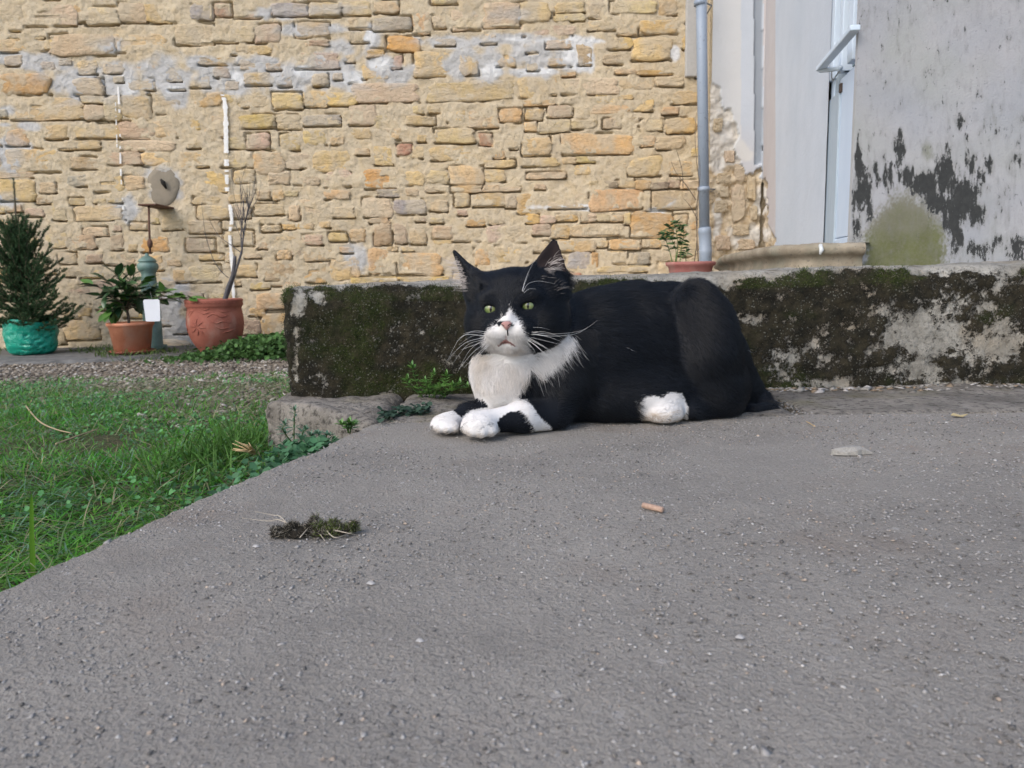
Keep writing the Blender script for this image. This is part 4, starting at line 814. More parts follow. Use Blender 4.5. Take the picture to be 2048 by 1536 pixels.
tipx = at(27, 357, PD); b0 = np.array([bx-.01, PD, KZ+hb_*.85]); tp = smooth_path([b0, b0*.5+tipx*.5+[-.012, 0, 0], tipx], 20); v, f = tube(tp, np.linspace(.012, .002, 20), 8); mesh('trunk', v, f, BARK, sp)
ndl = []; rs = np.random.default_rng(50); Ht = tipx[2]-b0[2]
def needles(path, m, ln):
    k = rs.random(m)*(len(path)-1.001); i = k.astype(int); fr = (k-i)[:, None]; p = path[i]*(1-fr)+path[i+1]*fr; d = path[i+1]-path[i]; d /= np.linalg.norm(d, axis=1)[:, None]+1e-9
    r = rs.normal(0, 1, (m, 3)); r -= d*(r*d).sum(1)[:, None]; r /= np.linalg.norm(r, axis=1)[:, None]; e = p+(d*.75+r*.75)*ln*rs.uniform(.7, 1.1, (m, 1)); ndl.append(np.stack([p, (p+e)/2+r*.0006, e], 1))
needles(tp, 900, .013)
nb = 140
for i in range(nb):
    u = (i/nb)**.80; s0 = tp[min(19, int((.0+.64*u)*19))]; az_ = i*2.39996+rs.normal(0, .25); L_ = .215*(1-u)**.36*rs.uniform(.55, 1.22)+.04
    el_ = math.radians(-9+66*u+rs.normal(0, 10)); d = np.array([math.cos(az_)*math.cos(el_), math.sin(az_)*math.cos(el_), math.sin(el_)])
    p = smooth_path([s0, s0+d*L_*.5+[0, 0, -.012*(1-u)], s0+d*L_+[0, 0, .035*(1-u)+.03]], 9)
    if p[:, 1].max() > 4.56: p[:, 1] = np.minimum(p[:, 1], 4.56)
    v, f = tube(p, np.linspace(.0032, .001, 9), 5); mesh('branch', v, f, BARK, sp); needles(p, int(1400*L_)+60, .0125)
    ns = int(3+L_*34)
    for j in range(ns):
        w = (j+1)/(ns+1); q0 = p[min(8, int(w*8))]; side = np.cross(d, [0, 0, 1]); side /= np.linalg.norm(side)+1e-9; l2 = L_*.42*(1-.6*w)*rs.uniform(.6, 1.1); d2 = d*.75+side*(1 if j % 2 else -1)*.7+np.array([0, 0, rs.uniform(-.15, .35)]); d2 /= np.linalg.norm(d2)
        pp = np.stack([q0, q0+d2*l2*.5, q0+d2*l2+[0, 0, .012]]); needles(pp, int(1700*l2)+20, .0115)
ndl = np.concatenate(ndl); ndl[..., 1] = np.minimum(ndl[..., 1], 4.57); nn_ = len(ndl); gcol = np.array([.045, .088, .038])*rs.uniform(.4, 1.9, (nn_, 1)); br_ = rs.random(nn_) < .05; gcol[br_] = (.12, .10, .05)
hair('needles', ndl, np.full(nn_, .00075), STR, sp, gcol, kind='stuff')

# --- laurel-like shrub in the orange pot
def rim_pot(cx, d, rows, mat, name='pot', soil=.93):
    """rows: (half width px, photo row)"""
    prof = [(px(w, d), zrow(y, cx, d)) for w, y in rows]; z0 = min(p[1] for p in prof); x = at(cx, 650, d)[0]
    return x, z0, prof
cx = 261; d = 4.15; x = at(cx, 650, d)[0]; sh = empty('potted_shrub', (x, d, KZ)); tag(sh, 'glossy green leafed shrub in a plain orange pot on a saucer beside the pump', 'potted plant')
zb = KZ+.012; pr = [(0, zb), (px(33, d), zb), (px(40, d), zrow(655, cx, d)), (px(41, d), zrow(654.5, cx, d)), (px(41, d), zrow(651.5, cx, d)), (px(43.5, d), zrow(651, cx, d)), (px(44, d), zrow(646, cx, d)), (px(42.5, d), zrow(644.5, cx, d)), (px(39.5, d), zrow(645, cx, d)), (px(38, d), zrow(656, cx, d))]
v, f = lathe((x, d, 0), pr, 48); mesh('pot', v, f, TC1, sh)
v, f = lathe((x, d, 0), [(0, KZ+.002), (px(38, d), KZ+.002), (px(44, d), KZ+.014), (px(43, d), KZ+.016), (px(36, d), KZ+.010), (0, KZ+.010)], 48); mesh('saucer', v, f, TC2, sh)
v, f = lathe((x, d, 0), [(0, zrow(650, cx, d)), (px(38.5, d), zrow(650, cx, d))], 24); mesh('soil', v, f, SOIL, sh)
P0 = np.array([x-.008, d, zrow(651, cx, d)]); hub = at(252, 612, d); v, f = tube(smooth_path([P0, (P0+hub)/2+[.004, 0, 0], hub], 8), np.linspace(.0085, .006, 8), 8); mesh('trunk', v, f, BARK, sh)
pl = Plant(sh, [LF, LF, LFL], .46)
ends = [(178, 566, 4.10), (205, 552, 4.2), (232, 545, 4.12), (262, 548, 4.2), (292, 556, 4.1), (310, 575, 4.15), (335, 582, 4.12), (362, 590, 4.10), (395, 596, 4.08), (198, 590, 4.06), (215, 615, 4.1), (226, 580, 4.02), (250, 565, 4.05), (272, 580, 4.02), (296, 590, 4.05), (240, 598, 4.3), (285, 600, 4.28), (212, 632, 4.06), (268, 560, 4.28), (325, 600, 4.2)]
for i, (ex, ey, ed) in enumerate(ends):
    e = at(ex, ey, ed); p = smooth_path([hub+[0, 0, -.01*(i % 3)], (hub+e)/2+[0, 0, .015], e], 8); v, f = tube(p, np.linspace(.0036, .0016, 8), 5); mesh('twig', v, f, BARK, sh)
    for j in range(12):
        w = .22+.78*(j+1)/12; k = min(7, int(w*7)); q0 = p[k]; a = RB.uniform(0, 6.28); dirn = (p[7]-p[5])/np.linalg.norm(p[7]-p[5])*.8+np.array([math.cos(a), math.sin(a)*.8, RB.uniform(-.45, .35)])*.8
        pl.leaf(q0, dirn, RB.uniform(.060, .095), 2 if (i in (7, 8, 17) or RB.random() < .08) else 0, RB.uniform(-.7, .7))
# --- white tag hanging before the pump
d = 4.02; a, b = at(289, 643, d), at(318.5, 598.5, d); w_, h_ = b[0]-a[0], b[2]-a[2]; r_ = .012; pts = []
for cx_, cz2, s0 in ((w_-r_, h_-r_, 0), (r_, h_-r_, 90), (r_, r_*.6, 180), (w_-r_, r_*.6, 270)):
    for k in range(5): an = math.radians(s0+k*22.5); pts.append((a[0]+cx_+r_*math.cos(an)*(1 if cz2 > h_/2 else .6), a[2]+cz2+r_*(1 if cz2 > h_/2 else .6)*math.sin(an)))
n = len(pts); V = [(p[0], d+dy+.004*math.sin(p[1]*60), p[1]) for dy in (0, .0018) for p in pts]; f = [tuple(range(n)), tuple(range(n, 2*n))[::-1]]+[(i, n+i, n+(i+1) % n, (i+1) % n) for i in range(n)]
o = mesh('plant_tag', V, f, simple('white_plastic', (.66, .68, .72), .5, 20, .06, 0), None, smooth=False); tag(o, 'blank white plastic tag hanging on the shrub before the pump', 'tag')
v, f = tube([at(304, 599, d), at(302, 590, d+.01), at(300, 583, d+.03)], .0008, 5); mesh('string', v, f, simple('string', (.4, .4, .38)), o)
# --- old hand pump
cx = 301; d = 4.4; x = at(cx, 600, d)[0]; pu = empty('hand_pump', (x, d, KZ)); tag(pu, 'old green cast iron hand pump with a rusty rod against the wall', 'pump')
t = NT('pump_paint'); v_ = t.geo(); n1 = t.noise(v_, 16, 5); c = t.mix(t.ramp(n1, [(.35, 0), (.65, 1)]), (.085, .155, .135), (.16, .25, .22)); c = t.mix(t.ramp(t.noise(v_, 45, 5), [(.62, 0), (.70, .8)]), c, (.10, .06, .035)); t.col(c); t.rough(.5); t.bump(n1, .003); PMT = t.m
RU = simple('rust', (.12, .065, .045), .85, 70, .4, .002)
pr = [(w, zrow(y, cx, d)) for w, y in ((0, 506), (3, 507), (4, 511), (9, 514), (14, 518), (17, 521), (17.5, 523), (15, 524.5), (19, 528), (20, 534), (18.5, 539), (14.5, 544), (13, 549), (14, 560), (16, 580), (17, 600), (17, 695))]; pr = [(px(w, d), z) for w, z in pr]+[(px(24, d), KZ+.02), (px(25, d), KZ+.002)]
v, f = lathe((x, d, 0), pr, 32); mesh('column', v, f, PMT, pu)
v, f = tube([at(300.5, 508, d), at(299, 470, d), at(297.5, 412, d)], .0062, 8); mesh('rod', v, f, RU, pu)
v, f = tube([at(300, 497, d), at(300, 492, d), at(300, 487, d), at(299.6, 482, d), at(299.5, 478, d)], [.006, .013, .015, .013, .006], 10); mesh('knuckle', v, f, RU, pu)
a, b = at(281, 412, d), at(317, 408, d); v, f = box(a[0], d-.03, a[2], b[0], WY+.0, b[2]); bevel(mesh('wall_bracket', v, f, RU, pu, smooth=False), .002)
# --- big relief pot with the bare shrub
cx = 431; d = 4.2; x = at(cx, 650, d)[0]; bp = empty('relief_pot', (x, d, ground_z(np.array(x), np.array(d)))); tag(bp, 'big round terracotta pot with flower relief holding a bare grey shrub', 'potted plant')
zg = float(ground_z(np.array(x), np.array(d)))-.01
rows = [(54, 604), (55, 610), (53, 613), (51, 616), (52.5, 624), (54, 636), (54.5, 648), (53, 660), (49.5, 672), (44, 684), (37, 694), (32, 701)]
pr = [(0, zg), (px(30, d), zg)]+[(px(w, d), zrow(y, cx, d)) for w, y in rows[::-1]]+[(px(55.5, d), zrow(601, cx, d)), (px(54, d), zrow(598, cx, d)), (px(50, d), zrow(597.5, cx, d)), (px(47, d), zrow(602, cx, d)), (px(46, d), zrow(612, cx, d))]
v, f = lathe((x, d, 0), pr, 56); mesh('pot', v, f, TC2, bp)
v, f = lathe((x, d, 0), [(0, zrow(606, cx, d)), (px(46.5, d), zrow(606, cx, d))], 24); mesh('soil', v, f, SOIL, bp)
zs_ = [p[1] for p in pr[1:14]]; rs_ = [p[0] for p in pr[1:14]]
def onpot(X, y, out=.0):
    z = zrow(y, X, d); r = float(np.interp(z, zs_, rs_)); dx = px(X-cx, d); dx = max(-r*.97, min(r*.97, dx)); return np.array([x+dx*(r+out)/r, d-math.sqrt(max(r*r-dx*dx, 1e-6))*(r+out)/r, z])
def relief(name, L, r): 
    p = smooth_path([onpot(X, y, .0005) for X, y in L], 10); v, f = tube(p, np.interp(np.linspace(0, 1, 10), [0, .5, 1], [r*.5, r, r*.4]), 6); mesh(name, v, f, TC2, bp)
for k in range(8):
    a = k*math.pi/4+.1; relief('petal', [(415+3*math.cos(a), 651+3*math.sin(a)), (415+10*math.cos(a)+2*math.sin(a), 651+10*math.sin(a)), (415+17*math.cos(a), 651+17*math.sin(a))], .0042)
for L in ([(392, 630), (399, 622), (408, 618), (400, 628), (392, 634)], [(418, 620), (430, 625), (442, 622)], [(436, 632), (448, 625), (460, 632), (470, 628)], [(444, 638), (452, 644), (462, 640), (474, 645)], [(450, 650), (460, 655), (472, 652)], [(455, 618), (463, 622), (474, 620)], [(384, 645), (388, 655), (384, 664)], [(462, 662), (470, 660), (478, 656)], [(425, 614.5), (433, 618), (440, 615)]): relief('garland', L, .004)
for k in range(14): X = 382+k*7.4; relief('rim_wave', [(X, 606), (X+3, 603), (X+6, 607)], .003)
tb = at(449, 604, d)
def brn(L, r0, r1, name='branch', m=GBARK, par=None, n=12):
    p = smooth_path([at(*q) for q in L], n); v, f = tube(p, np.linspace(r0, r1, n), 6); return mesh(name, v, f, m, par or bp)
brn([(448, 606, d), (455, 578, d), (466, 548, d), (470, 512, d)], .0125, .009, 'trunk')
brn([(450, 604, d), (461, 575, d+.01), (472, 540, d), (483, 505, d)], .008, .006, 'trunk')
brn([(483, 508, d), (487, 470, d), (492, 440, d), (500, 412, d)], .005, .0022)
brn([(484, 505, d), (482, 470, d), (486, 430, d+.02), (488, 395, d)], .004, .0018)
rq = random.Random(9)
for i in range(30):
    x0, y0 = rq.choice([(487, 470), (490, 445), (484, 450), (497, 420), (487, 410), (485, 480)]); an = rq.uniform(-.45, .40); l_ = rq.uniform(28, 70)
    brn([(x0, y0, d), (x0+math.sin(an)*l_*.5+rq.uniform(-3, 3), y0-l_*.5, d+rq.uniform(-.03, .03)), (x0+math.sin(an)*l_, y0-l_, d+rq.uniform(-.05, .05))], .0018, .0006, 'twig', n=7)
brn([(482, 505, d), (462, 490, d), (440, 474, d), (424, 450, d), (418, 435, d)], .0026, .0008, 'twig'); brn([(440, 474, d), (428, 470, d), (420, 480, d)], .0014, .0006, 'twig')
brn([(457, 556, d), (440, 540, d), (425, 515, d), (414, 480, d), (408, 450, d), (403, 405, d)], .0026, .0007, 'twig'); brn([(414, 482, d), (411, 470, d), (406, 462, d)], .0012, .0005, 'twig'); brn([(492, 440, d), (470, 400, d), (462, 340, d)], .0014, .0005, 'twig'); brn([(496, 430, d), (516, 395, d), (522, 360, d)], .0015, .0005, 'twig'); brn([(486, 420, d), (480, 380, d), (492, 330, d)], .0014, .0005, 'twig')

# --- flat bowl on the terrace
cx = 1381; d = 3.3; x = at(cx, 530, d)[0]; bo = empty('bowl_planter', (x, d, .125)); tag(bo, 'low dusty red bowl planter with a small leafy plant beside the drainpipe', 'planter')
pr = [(0, .126), (px(30, d), .126), (px(40, d), zrow(548, cx, d)), (px(43.5, d), zrow(533, cx, d)), (px(48, d), zrow(530.5, cx, d)), (px(49, d), zrow(525, cx, d)), (px(46, d), zrow(523.5, cx, d)), (px(43, d), zrow(527, cx, d))]
TC3 = terracotta('dusty_red_plastic', (.30, .115, .10), (.38, .16, .14)); v, f = lathe((x, d, 0), pr, 48); mesh('bowl', v, f, TC3, bo)
v, f = lathe((x, d, 0), [(0, zrow(530, cx, d)), (px(43, d), zrow(530, cx, d))], 24); mesh('soil', v, f, SOIL, bo)
GST = simple('green_stem', (.09, .15, .045), .7); LF2 = leafmat('sprig_leaf', (.03, .085, .03), (.08, .17, .05), .45); pl2 = Plant(bo, [LF2], .36)
for L in ([(1350, 527), (1352, 500), (1340, 470), (1338, 455)], [(1352, 527), (1356, 490), (1352, 460), (1354, 444)], [(1360, 527), (1362, 500), (1368, 470), (1362, 452)], [(1345, 527), (1340, 505), (1332, 480), (1328, 468)], [(1372, 528), (1372, 505), (1375, 490)]):
    p = smooth_path([at(a, b, d+.01*k) for k, (a, b) in enumerate(L)], 12); v, f = tube(p, np.linspace(.0022, .0009, 12), 5); mesh('stem', v, f, GST, bo)
    for j in range(34 if L[-1][1] < 480 else 10):
        k = RB.randint(4, 11); a = RB.uniform(0, 6.28); pl2.leaf(p[k], (math.cos(a), math.sin(a)*.7, RB.uniform(-.2, .6)), RB.uniform(.020, .040), 0, RB.uniform(-.8, .8))
for L in ([(1388, 527), (1394, 480), (1392, 420), (1398, 370), (1393, 320), (1390, 270), (1393, 225)], [(1397, 527), (1394, 470), (1396, 400), (1400, 350), (1399, 310)], [(1392, 400), (1372, 370), (1352, 345), (1342, 322)], [(1366, 375), (1364, 340), (1353, 300)], [(1396, 440), (1380, 412), (1366, 396)]):
    brn([(a, b, d) for a, b in L], .0022, .0007, 'bare_stem', BARK, bo, 18)

# ================================================================ weeds at the edge of the slab
def weed(name, base, stems, label, mats, group=None, lsz=(.010, .018), whorl=4, seed=1):
    r = random.Random(seed); root = empty(name, tuple(base)); tag(root, label, 'weed', group); p_ = Plant(root, mats, .30, .05)
    for L in stems:
        P_ = smooth_path(L, 14); v, f = tube(P_, np.linspace(.0012, .0006, 14), 5); mesh('stem', v, f, GST, root)
        for k in range(3, 14, 2):
            a0 = r.uniform(0, 6.28); s_ = r.uniform(*lsz)*(1.1-.35*k/14)
            for j in range(whorl): a = a0+j*6.283/whorl; p_.leaf(P_[k], (math.cos(a), math.sin(a), r.uniform(.1, .7)), s_, j, r.uniform(-.3, .3))
        for j in range(whorl): a = j*1.57; p_.leaf(P_[-1], (math.cos(a)*.6, math.sin(a)*.6, 1), r.uniform(*lsz)*.8, j)
    return root
LW = leafmat('cleaver_leaf', (.07, .18, .03), (.13, .27, .055), .45); LG = leafmat('glaucous_leaf', (.045, .115, .065), (.09, .19, .105), .45)
def st(base, tip, d0, d1, bend=0): a, b = at(*base, d0), at(*tip, d1); return [a, (a+b)/2+[bend, 0, .008], b]
weed('weed', at(850, 800, 1.31), [st((845, 795), (824, 733), 1.31, 1.29, -.004), st((850, 798), (868, 748), 1.31, 1.28), st((860, 800), (893, 752), 1.30, 1.26, .01), st((870, 802), (920, 768), 1.30, 1.24, .01), st((846, 796), (815, 760), 1.30, 1.27, -.01), st((880, 802), (935, 775), 1.30, 1.25), st((835, 795), (905, 772), 1.31, 1.25), st((860, 800), (850, 762), 1.30, 1.25), st((885, 800), (905, 782), 1.3, 1.24), st((868, 801), (880, 775), 1.30, 1.23)], 'bright green bushy weed growing between the mossy step and the cat', [LW], None, (.010, .019), 5, 3)
wz = lambda x, y: gz(x, y, -.06)
weed('weed', wz(590, 900), [st((588, 890), (590, 822), 1.16, 1.12), st((590, 892), (570, 850), 1.15, 1.11, -.01), st((600, 892), (612, 860), 1.14, 1.10)], 'upright glaucous weed in front of the flat grey stone', [LG], None, (.010, .016), 4, 4)
weed('weed', wz(695, 868), [st((697, 866), (699, 846), 1.10, 1.08), st((697, 866), (683, 850), 1.10, 1.08), st((700, 866), (708, 852), 1.10, 1.08)], 'small tuft weed at the concrete edge nearest the flat grey stone', [LW], None, (.010, .016), 4, 5)
weed('weed', wz(640, 888), [st((640, 888), (636, 868), 1.10, 1.07), st((650, 886), (660, 872), 1.09, 1.06), st((630, 890), (622, 872), 1.10, 1.08), st((615, 893), (600, 878), 1.1, 1.08)], 'low sprawling weed halfway along the flat grey stone', [LG], None, (.009, .014), 4, 6)
# dense glaucous mat along the edge, and flat leaves in the joint
rs = np.random.default_rng(66); n = 2600; tt = rs.random(n); ex_ = np.interp(tt, [0, 1], [.80, 1.09]); q = np.stack([np.interp(ex_, [.43, .594, .774, 1.118], [-.372, -.333, -.288, -.192])-.006-np.abs(rs.normal(0, .036, n)), ex_+rs.normal(0, .02, n)], -1); q = q[poly_sd(q, SL) > .003]
hh = .075*np.exp(-((q[:, 1]-.98)/.13)**2); n = len(q)
o = leaves('weed_mat', P3(q[:, 0], q[:, 1], LAWN_Z+.01+hh*rs.random(n)**.7), rs.uniform(.006, .011, n), np.array([.07, .17, .08])*rs.uniform(.5, 1.5, (n, 1)), 67, .8)
n = 240; pj_ = np.stack([gz(x, y, .003) for x, y in zip(rs.uniform(765, 862, n), rs.normal(0, 3.0, n)+0)]) if False else None
xx = rs.uniform(762, 862, 150); yy = np.interp(xx, [762, 800, 862], [838, 826, 822])+rs.normal(0, 3.5, 150); Pl = np.array([gz(a, b, .004) for a, b in zip(xx, yy)]); Pl[:, 2] += rs.uniform(0, .008, 150)
leaves('joint_weed', Pl, rs.uniform(.006, .011, 150), np.array([.05, .09, .06])*rs.uniform(.6, 1.5, (150, 1)), 68, 1.2)
# taller grass at the corner of the flat stone
n = 520; q = np.stack([rs.normal(-.47, .045, n), rs.normal(1.24, .09, n)], -1); q = q[q[:, 0] < -.425]; n = len(q)
blades('tall_grass', P3(q[:, 0], q[:, 1], LAWN_Z), rs.uniform(.03, .07, n), rs.uniform(.002, .0035, n), np.array([.07, .16, .03])*rs.uniform(.6, 1.4, (n, 1)), 69, .6)
# the single tall blade close to the lens
b0 = gz(66, 1152, -.085)
a, b = at(64, 1150, b0[1]), at(63, 985, b0[1]-.01); ww = .0029; p = smooth_path([b0, (a+b)/2, b], 10); wv = np.interp(np.linspace(0, 1, 10), [0, .3, .8, 1], [.8, 1, .7, .05])*ww
V = np.concatenate([np.stack([p+[-w, 0, 0] for p, w in zip(p, wv)]), np.stack([p+[0, .0006, 0] for p in p]), np.stack([p+[w, 0, 0] for p, w in zip(p, wv)])]); f = [(k*10+i, (k+1)*10+i, (k+1)*10+i+1, k*10+i+1) for k in range(2) for i in range(9)]
o = mesh('grass_stalk', V, f, GRASS, None, attrs={'col': np.tile((.085, .20, .02), (30, 1))}); tag(o, 'single tall green blade of grass standing at the edge of the concrete', 'grass blade')
# straw bunch
root = gz(505, 908, -.06); hb2 = empty('straw_bunch', tuple(root)); tag(hb2, 'little fan of dry straw coloured stalks in the grass by the slab', 'dry stalks')
STW = simple('straw', (.50, .36, .19), .7)
for k in range(15):
    e = at(RB.uniform(464, 500), RB.uniform(878, 912), root[1]+RB.uniform(-.03, .0)); s0 = at(508+RB.uniform(-3, 4), 905+RB.uniform(-4, 5), root[1]); v, f = tube([s0, (s0+e)/2+[0, 0, .002], e], [.0011, .0011, .0005], 5); mesh('stalk', v, f, STW, hb2)
# dead twigs on the lawn
for L, lab in (([(52, 812), (78, 842), (110, 858), (142, 866)], 'long curved dry twig lying on the lawn'), ([(112, 888), (150, 874), (196, 858)], 'straight brown twig lying on the lawn below the curved one')):
    p = smooth_path([gz(a, b, float(ground_z(*gz(a, b, -.09)[:2].reshape(2, 1))[0])+.026) for a, b in L], 14); v, f = tube(p, np.linspace(.0018, .001, 14), 6); o = mesh('twig', v, f, simple('dry_twig', (.34, .26, .16), .8)); tag(o, lab, 'twig')

# ================================================================ things lying on the slab
# moss clump torn from the step
c0 = gz(632, 1068); rs = np.random.default_rng(80); n = 3800
u = rs.uniform(-1, 1, n); w = rs.normal(0, .38, n); wid = .0125*(1-.55*np.abs(u)**3)*(1+.35*np.sin(u*5)+.2*np.sin(u*17)); hgt_ = .0105*(1+.35*np.sin(u*13+2))*(1-.6*np.abs(u)**2.5)*(1+.2*np.sin(u*7+1))
P0 = np.stack([c0[0]+u*.034, c0[1]+w*wid+.004*u, np.abs(rs.random(n))*hgt_*np.clip(1-w*w, .1, 1)+.0005], -1); D0 = rs.normal(0, 1, (n, 3))*[1.3, 1.2, .8]+[0, -.1, .7]; D0 /= np.linalg.norm(D0, axis=1)[:, None]; ln = rs.uniform(.0015, .0060, n)
pt = P0[:, None]+D0[:, None]*np.linspace(0, 1, 4)[None, :, None]*ln[:, None, None]+rs.normal(0, .0003, (n, 4, 3)); pt[..., 2] = np.maximum(pt[..., 2], .0004)
mc = np.array([.022, .019, .014])*rs.uniform(.5, 2.4, (n, 1)); gsel = (u > .0) & (rs.random(n) < .55); mc[gsel] = np.array([.085, .115, .025])*rs.uniform(.5, 1.5, (gsel.sum(), 1)); dsel = rs.random(n) < .22; mc[dsel] = np.array([.27, .24, .19])*rs.uniform(.6, 1.2, (dsel.sum(), 1))
V = []; nu, nv = 22, 9
for i in range(nu):
    uu = -1+2*i/(nu-1)
    for j in range(nv): a = math.pi*j/(nv-1); wi = .0085*(1-.6*abs(uu)**3)*(1+.3*math.sin(uu*11)); V.append((c0[0]+uu*.033, c0[1]+wi*math.cos(a)*.9+.004*uu, .0006+.0055*(1-.7*abs(uu)**2.5)*math.sin(a)*(1+.3*math.sin(uu*9+j))))
cl = mesh('moss_clump', V, grid_faces(nu, nv), simple('moss_soil', (.022, .018, .013), 1, 300, .6, .003)); tag(cl, 'loose clump of dark moss with pale rootlets lying on the concrete', 'moss')
hair('moss_strands', pt, np.full(n, .00022), STR, cl, mc, kind='stuff')
ROOT = simple('rootlet', (.44, .38, .30), .8)
for L in ([(600, 1062), (560, 1040), (535, 1042), (484, 1036)], [(585, 1060), (562, 1034), (545, 1030), (510, 1023)], [(600, 1075), (625, 1050), (640, 1068), (650, 1082)], [(660, 1058), (690, 1065), (715, 1070)], [(650, 1056), (670, 1075), (705, 1064)]):
    p = smooth_path([gz(a, b, .003+.004*(k % 2)) for k, (a, b) in enumerate(L)], 16); v, f = tube(p, np.linspace(.00045, .0002, 16), 5); mesh('rootlet', v, f, ROOT, cl)
# flat stone chip
c0 = gz(1702, 908); poly = [(-.024, -.003), (-.012, -.008), (.004, -.009), (.010, -.005), (.023, -.004), (.022, .006), (.008, .011), (-.006, .009), (-.016, .004)]
V = [(c0[0]+a, c0[1]+b, .0004) for a, b in poly]+[(c0[0]+a*.96, c0[1]+b*.9, .0045+.002*math.sin(a*200)) for a, b in poly]+[(c0[0]+a*.5, c0[1]+b*.5+.001, .0085) for a, b in poly]+[(c0[0]+.004, c0[1]+.002, .009)]; n = len(poly)
f = [(k*n+i, k*n+(i+1) % n, (k+1)*n+(i+1) % n, (k+1)*n+i) for k in range(2) for i in range(n)]+[(2*n+i, 2*n+(i+1) % n, 3*n) for i in range(n)]
t = NT('chip_stone'); v_ = t.geo(); n1 = t.noise(v_, 380, 5, .75); t.col(t.mix(n1, (.10, .095, .085), (.52, .49, .44))); t.bump(n1, .002, .9); o = mesh('stone_chip', V, f, t.m, None, smooth=False); tag(o, 'flat broken chip of grey stone lying on the concrete right of the cat', 'stone')
# stub of a stick
a, b = gz(1285, 1010, .003), gz(1326, 1020, .003); v, f = tube([a, a*.97+b*.03, a*.5+b*.5+[0, .0002, 0], b*.97+a*.03, b], [.0014, .0026, .0028, .0026, .0022], 9); t = NT('stick_wood'); n1 = t.noise(t.coord('Object', (1, 1, 1)), 300, 4); t.col(t.mix(n1, (.24, .14, .10), (.50, .36, .27))); t.bump(n1, .001); o = mesh('stick', v, f, t.m); tag(o, 'short broken stub of reddish stick lying on the concrete', 'stick')
# dry leaf scrap, pale chips and straws
c0 = gz(1915, 834); V = [(c0[0]+a, c0[1]+b, .001+h) for a, b, h in ((-.010, 0, .002), (-.003, .006, .004), (.006, .004, .001), (.016, .001, .0035), (.005, -.004, .0), (-.004, -.005, .0015))]; o = mesh('dry_leaf', V+[(p[0], p[1], p[2]-.0006) for p in V], [(0, 1, 5), (1, 2, 4, 5), (2, 3, 4), (6, 11, 7), (7, 11, 10, 8), (8, 10, 9)], simple('dry_leaf', (.46, .37, .20), .7)); tag(o, 'small curled yellow dry leaf lying near the foot of the step', 'leaf')
for i, (X, y, s_, lab) in enumerate(((742, 1168, .0032, 'small pale chip lying on the concrete below the moss clump'), (1480, 1276, .0028, 'tiny white chip lying on the lower right of the concrete'), (512, 1094, .0030, 'small white chip lying on the concrete left below the moss clump'), (840, 1283, .0026, 'small whitish chip lying in the lower middle of the concrete'))):
    c0 = gz(X, y); V = [(c0[0]+s_*a, c0[1]+s_*b*.8, .0003+h*s_) for a, b, h in ((-1, 0, 0), (-.3, .7, 0), (.8, .5, 0), (1, -.3, 0), (.1, -.8, 0), (-.6, .1, .5), (.1, .35, .6), (.6, -.1, .45))]; f = [(0, 1, 6, 5), (1, 2, 6), (2, 3, 7, 6), (3, 4, 7), (4, 0, 5), (4, 5, 6, 7)]
    o = mesh('pale_chip', V, f, simple('pale_chip', (.40, .38, .36), .8, 200)); tag(o, lab, 'stone chip')
for L, lab in (([(1613, 843), (1622, 848), (1630, 853)], 'bit of pale straw at the cracked joint right of the cat'), ([(2022, 803), (2036, 806), (2052, 812)], 'bit of pale straw at the right end of the paving')):
    p = smooth_path([gz(a, b, .0016) for a, b in L], 8); v, f = tube(p, .0007, 5); o = mesh('straw', v, f, STW); tag(o, lab, 'straw')
# ================================================================ the cat
def ell_sdf(P, c, r, R=None):
    q = P-c
    if R is not None: q = q@R            # rows of R^T are the local axes
    r = np.asarray(r); k0 = np.sqrt(((q/r)**2).sum(-1)); k1 = np.sqrt(((q/(r*r))**2).sum(-1))+1e-9
    return k0*(k0-1)/k1
def cap_sdf(P, a, b, ra, rb):
    ba = b-a; h = np.clip(((P-a)@ba)/(ba@ba), 0, 1); d = P-a-h[..., None]*ba
    return np.sqrt((d**2).sum(-1))-(ra+(rb-ra)*h)
def smin(a, b, k):
    h = np.maximum(k-np.abs(a-b), 0)/k; return np.minimum(a, b)-h*h*k*.25
def smax(a, b, k): return -smin(-a, -b, k)


class Field:
    def __init__(s, lo, hi, h):
        s.lo = np.array(lo, float); s.h = h; s.n = np.ceil((np.array(hi)-s.lo)/h).astype(int)
        s.D = np.full(s.n, .2, np.float32)
    def region(s, c, r):
        a = np.clip(np.floor((c-r-s.lo)/s.h).astype(int), 0, s.n); b = np.clip(np.ceil((c+r-s.lo)/s.h).astype(int), 0, s.n)
        sl = tuple(slice(p, q) for p, q in zip(a, b))
        g = [s.lo[i]+np.arange(a[i], b[i])*s.h for i in range(3)]
        return sl, np.stack(np.meshgrid(*g, indexing='ij'), -1)
    def add(s, fn, c, r, k=.012, sub=False):
        sl, P = s.region(np.asarray(c), np.asarray(r)+k+.012)
        d = fn(P).astype(np.float32)
        s.D[sl] = smax(s.D[sl], -d, k) if sub else smin(s.D[sl], d, k)
    def ell(s, c, r, k=.012, R=None, sub=False):
        s.add(lambda P: ell_sdf(P, np.asarray(c), r, R), c, np.full(3, max(r)), k, sub)
    def cap(s, a, b, ra, rb, k=.012):
        a, b = np.asarray(a, float), np.asarray(b, float)
        s.add(lambda P: cap_sdf(P, a, b, ra, rb), (a+b)/2, np.abs(a-b)/2+max(ra, rb), k)

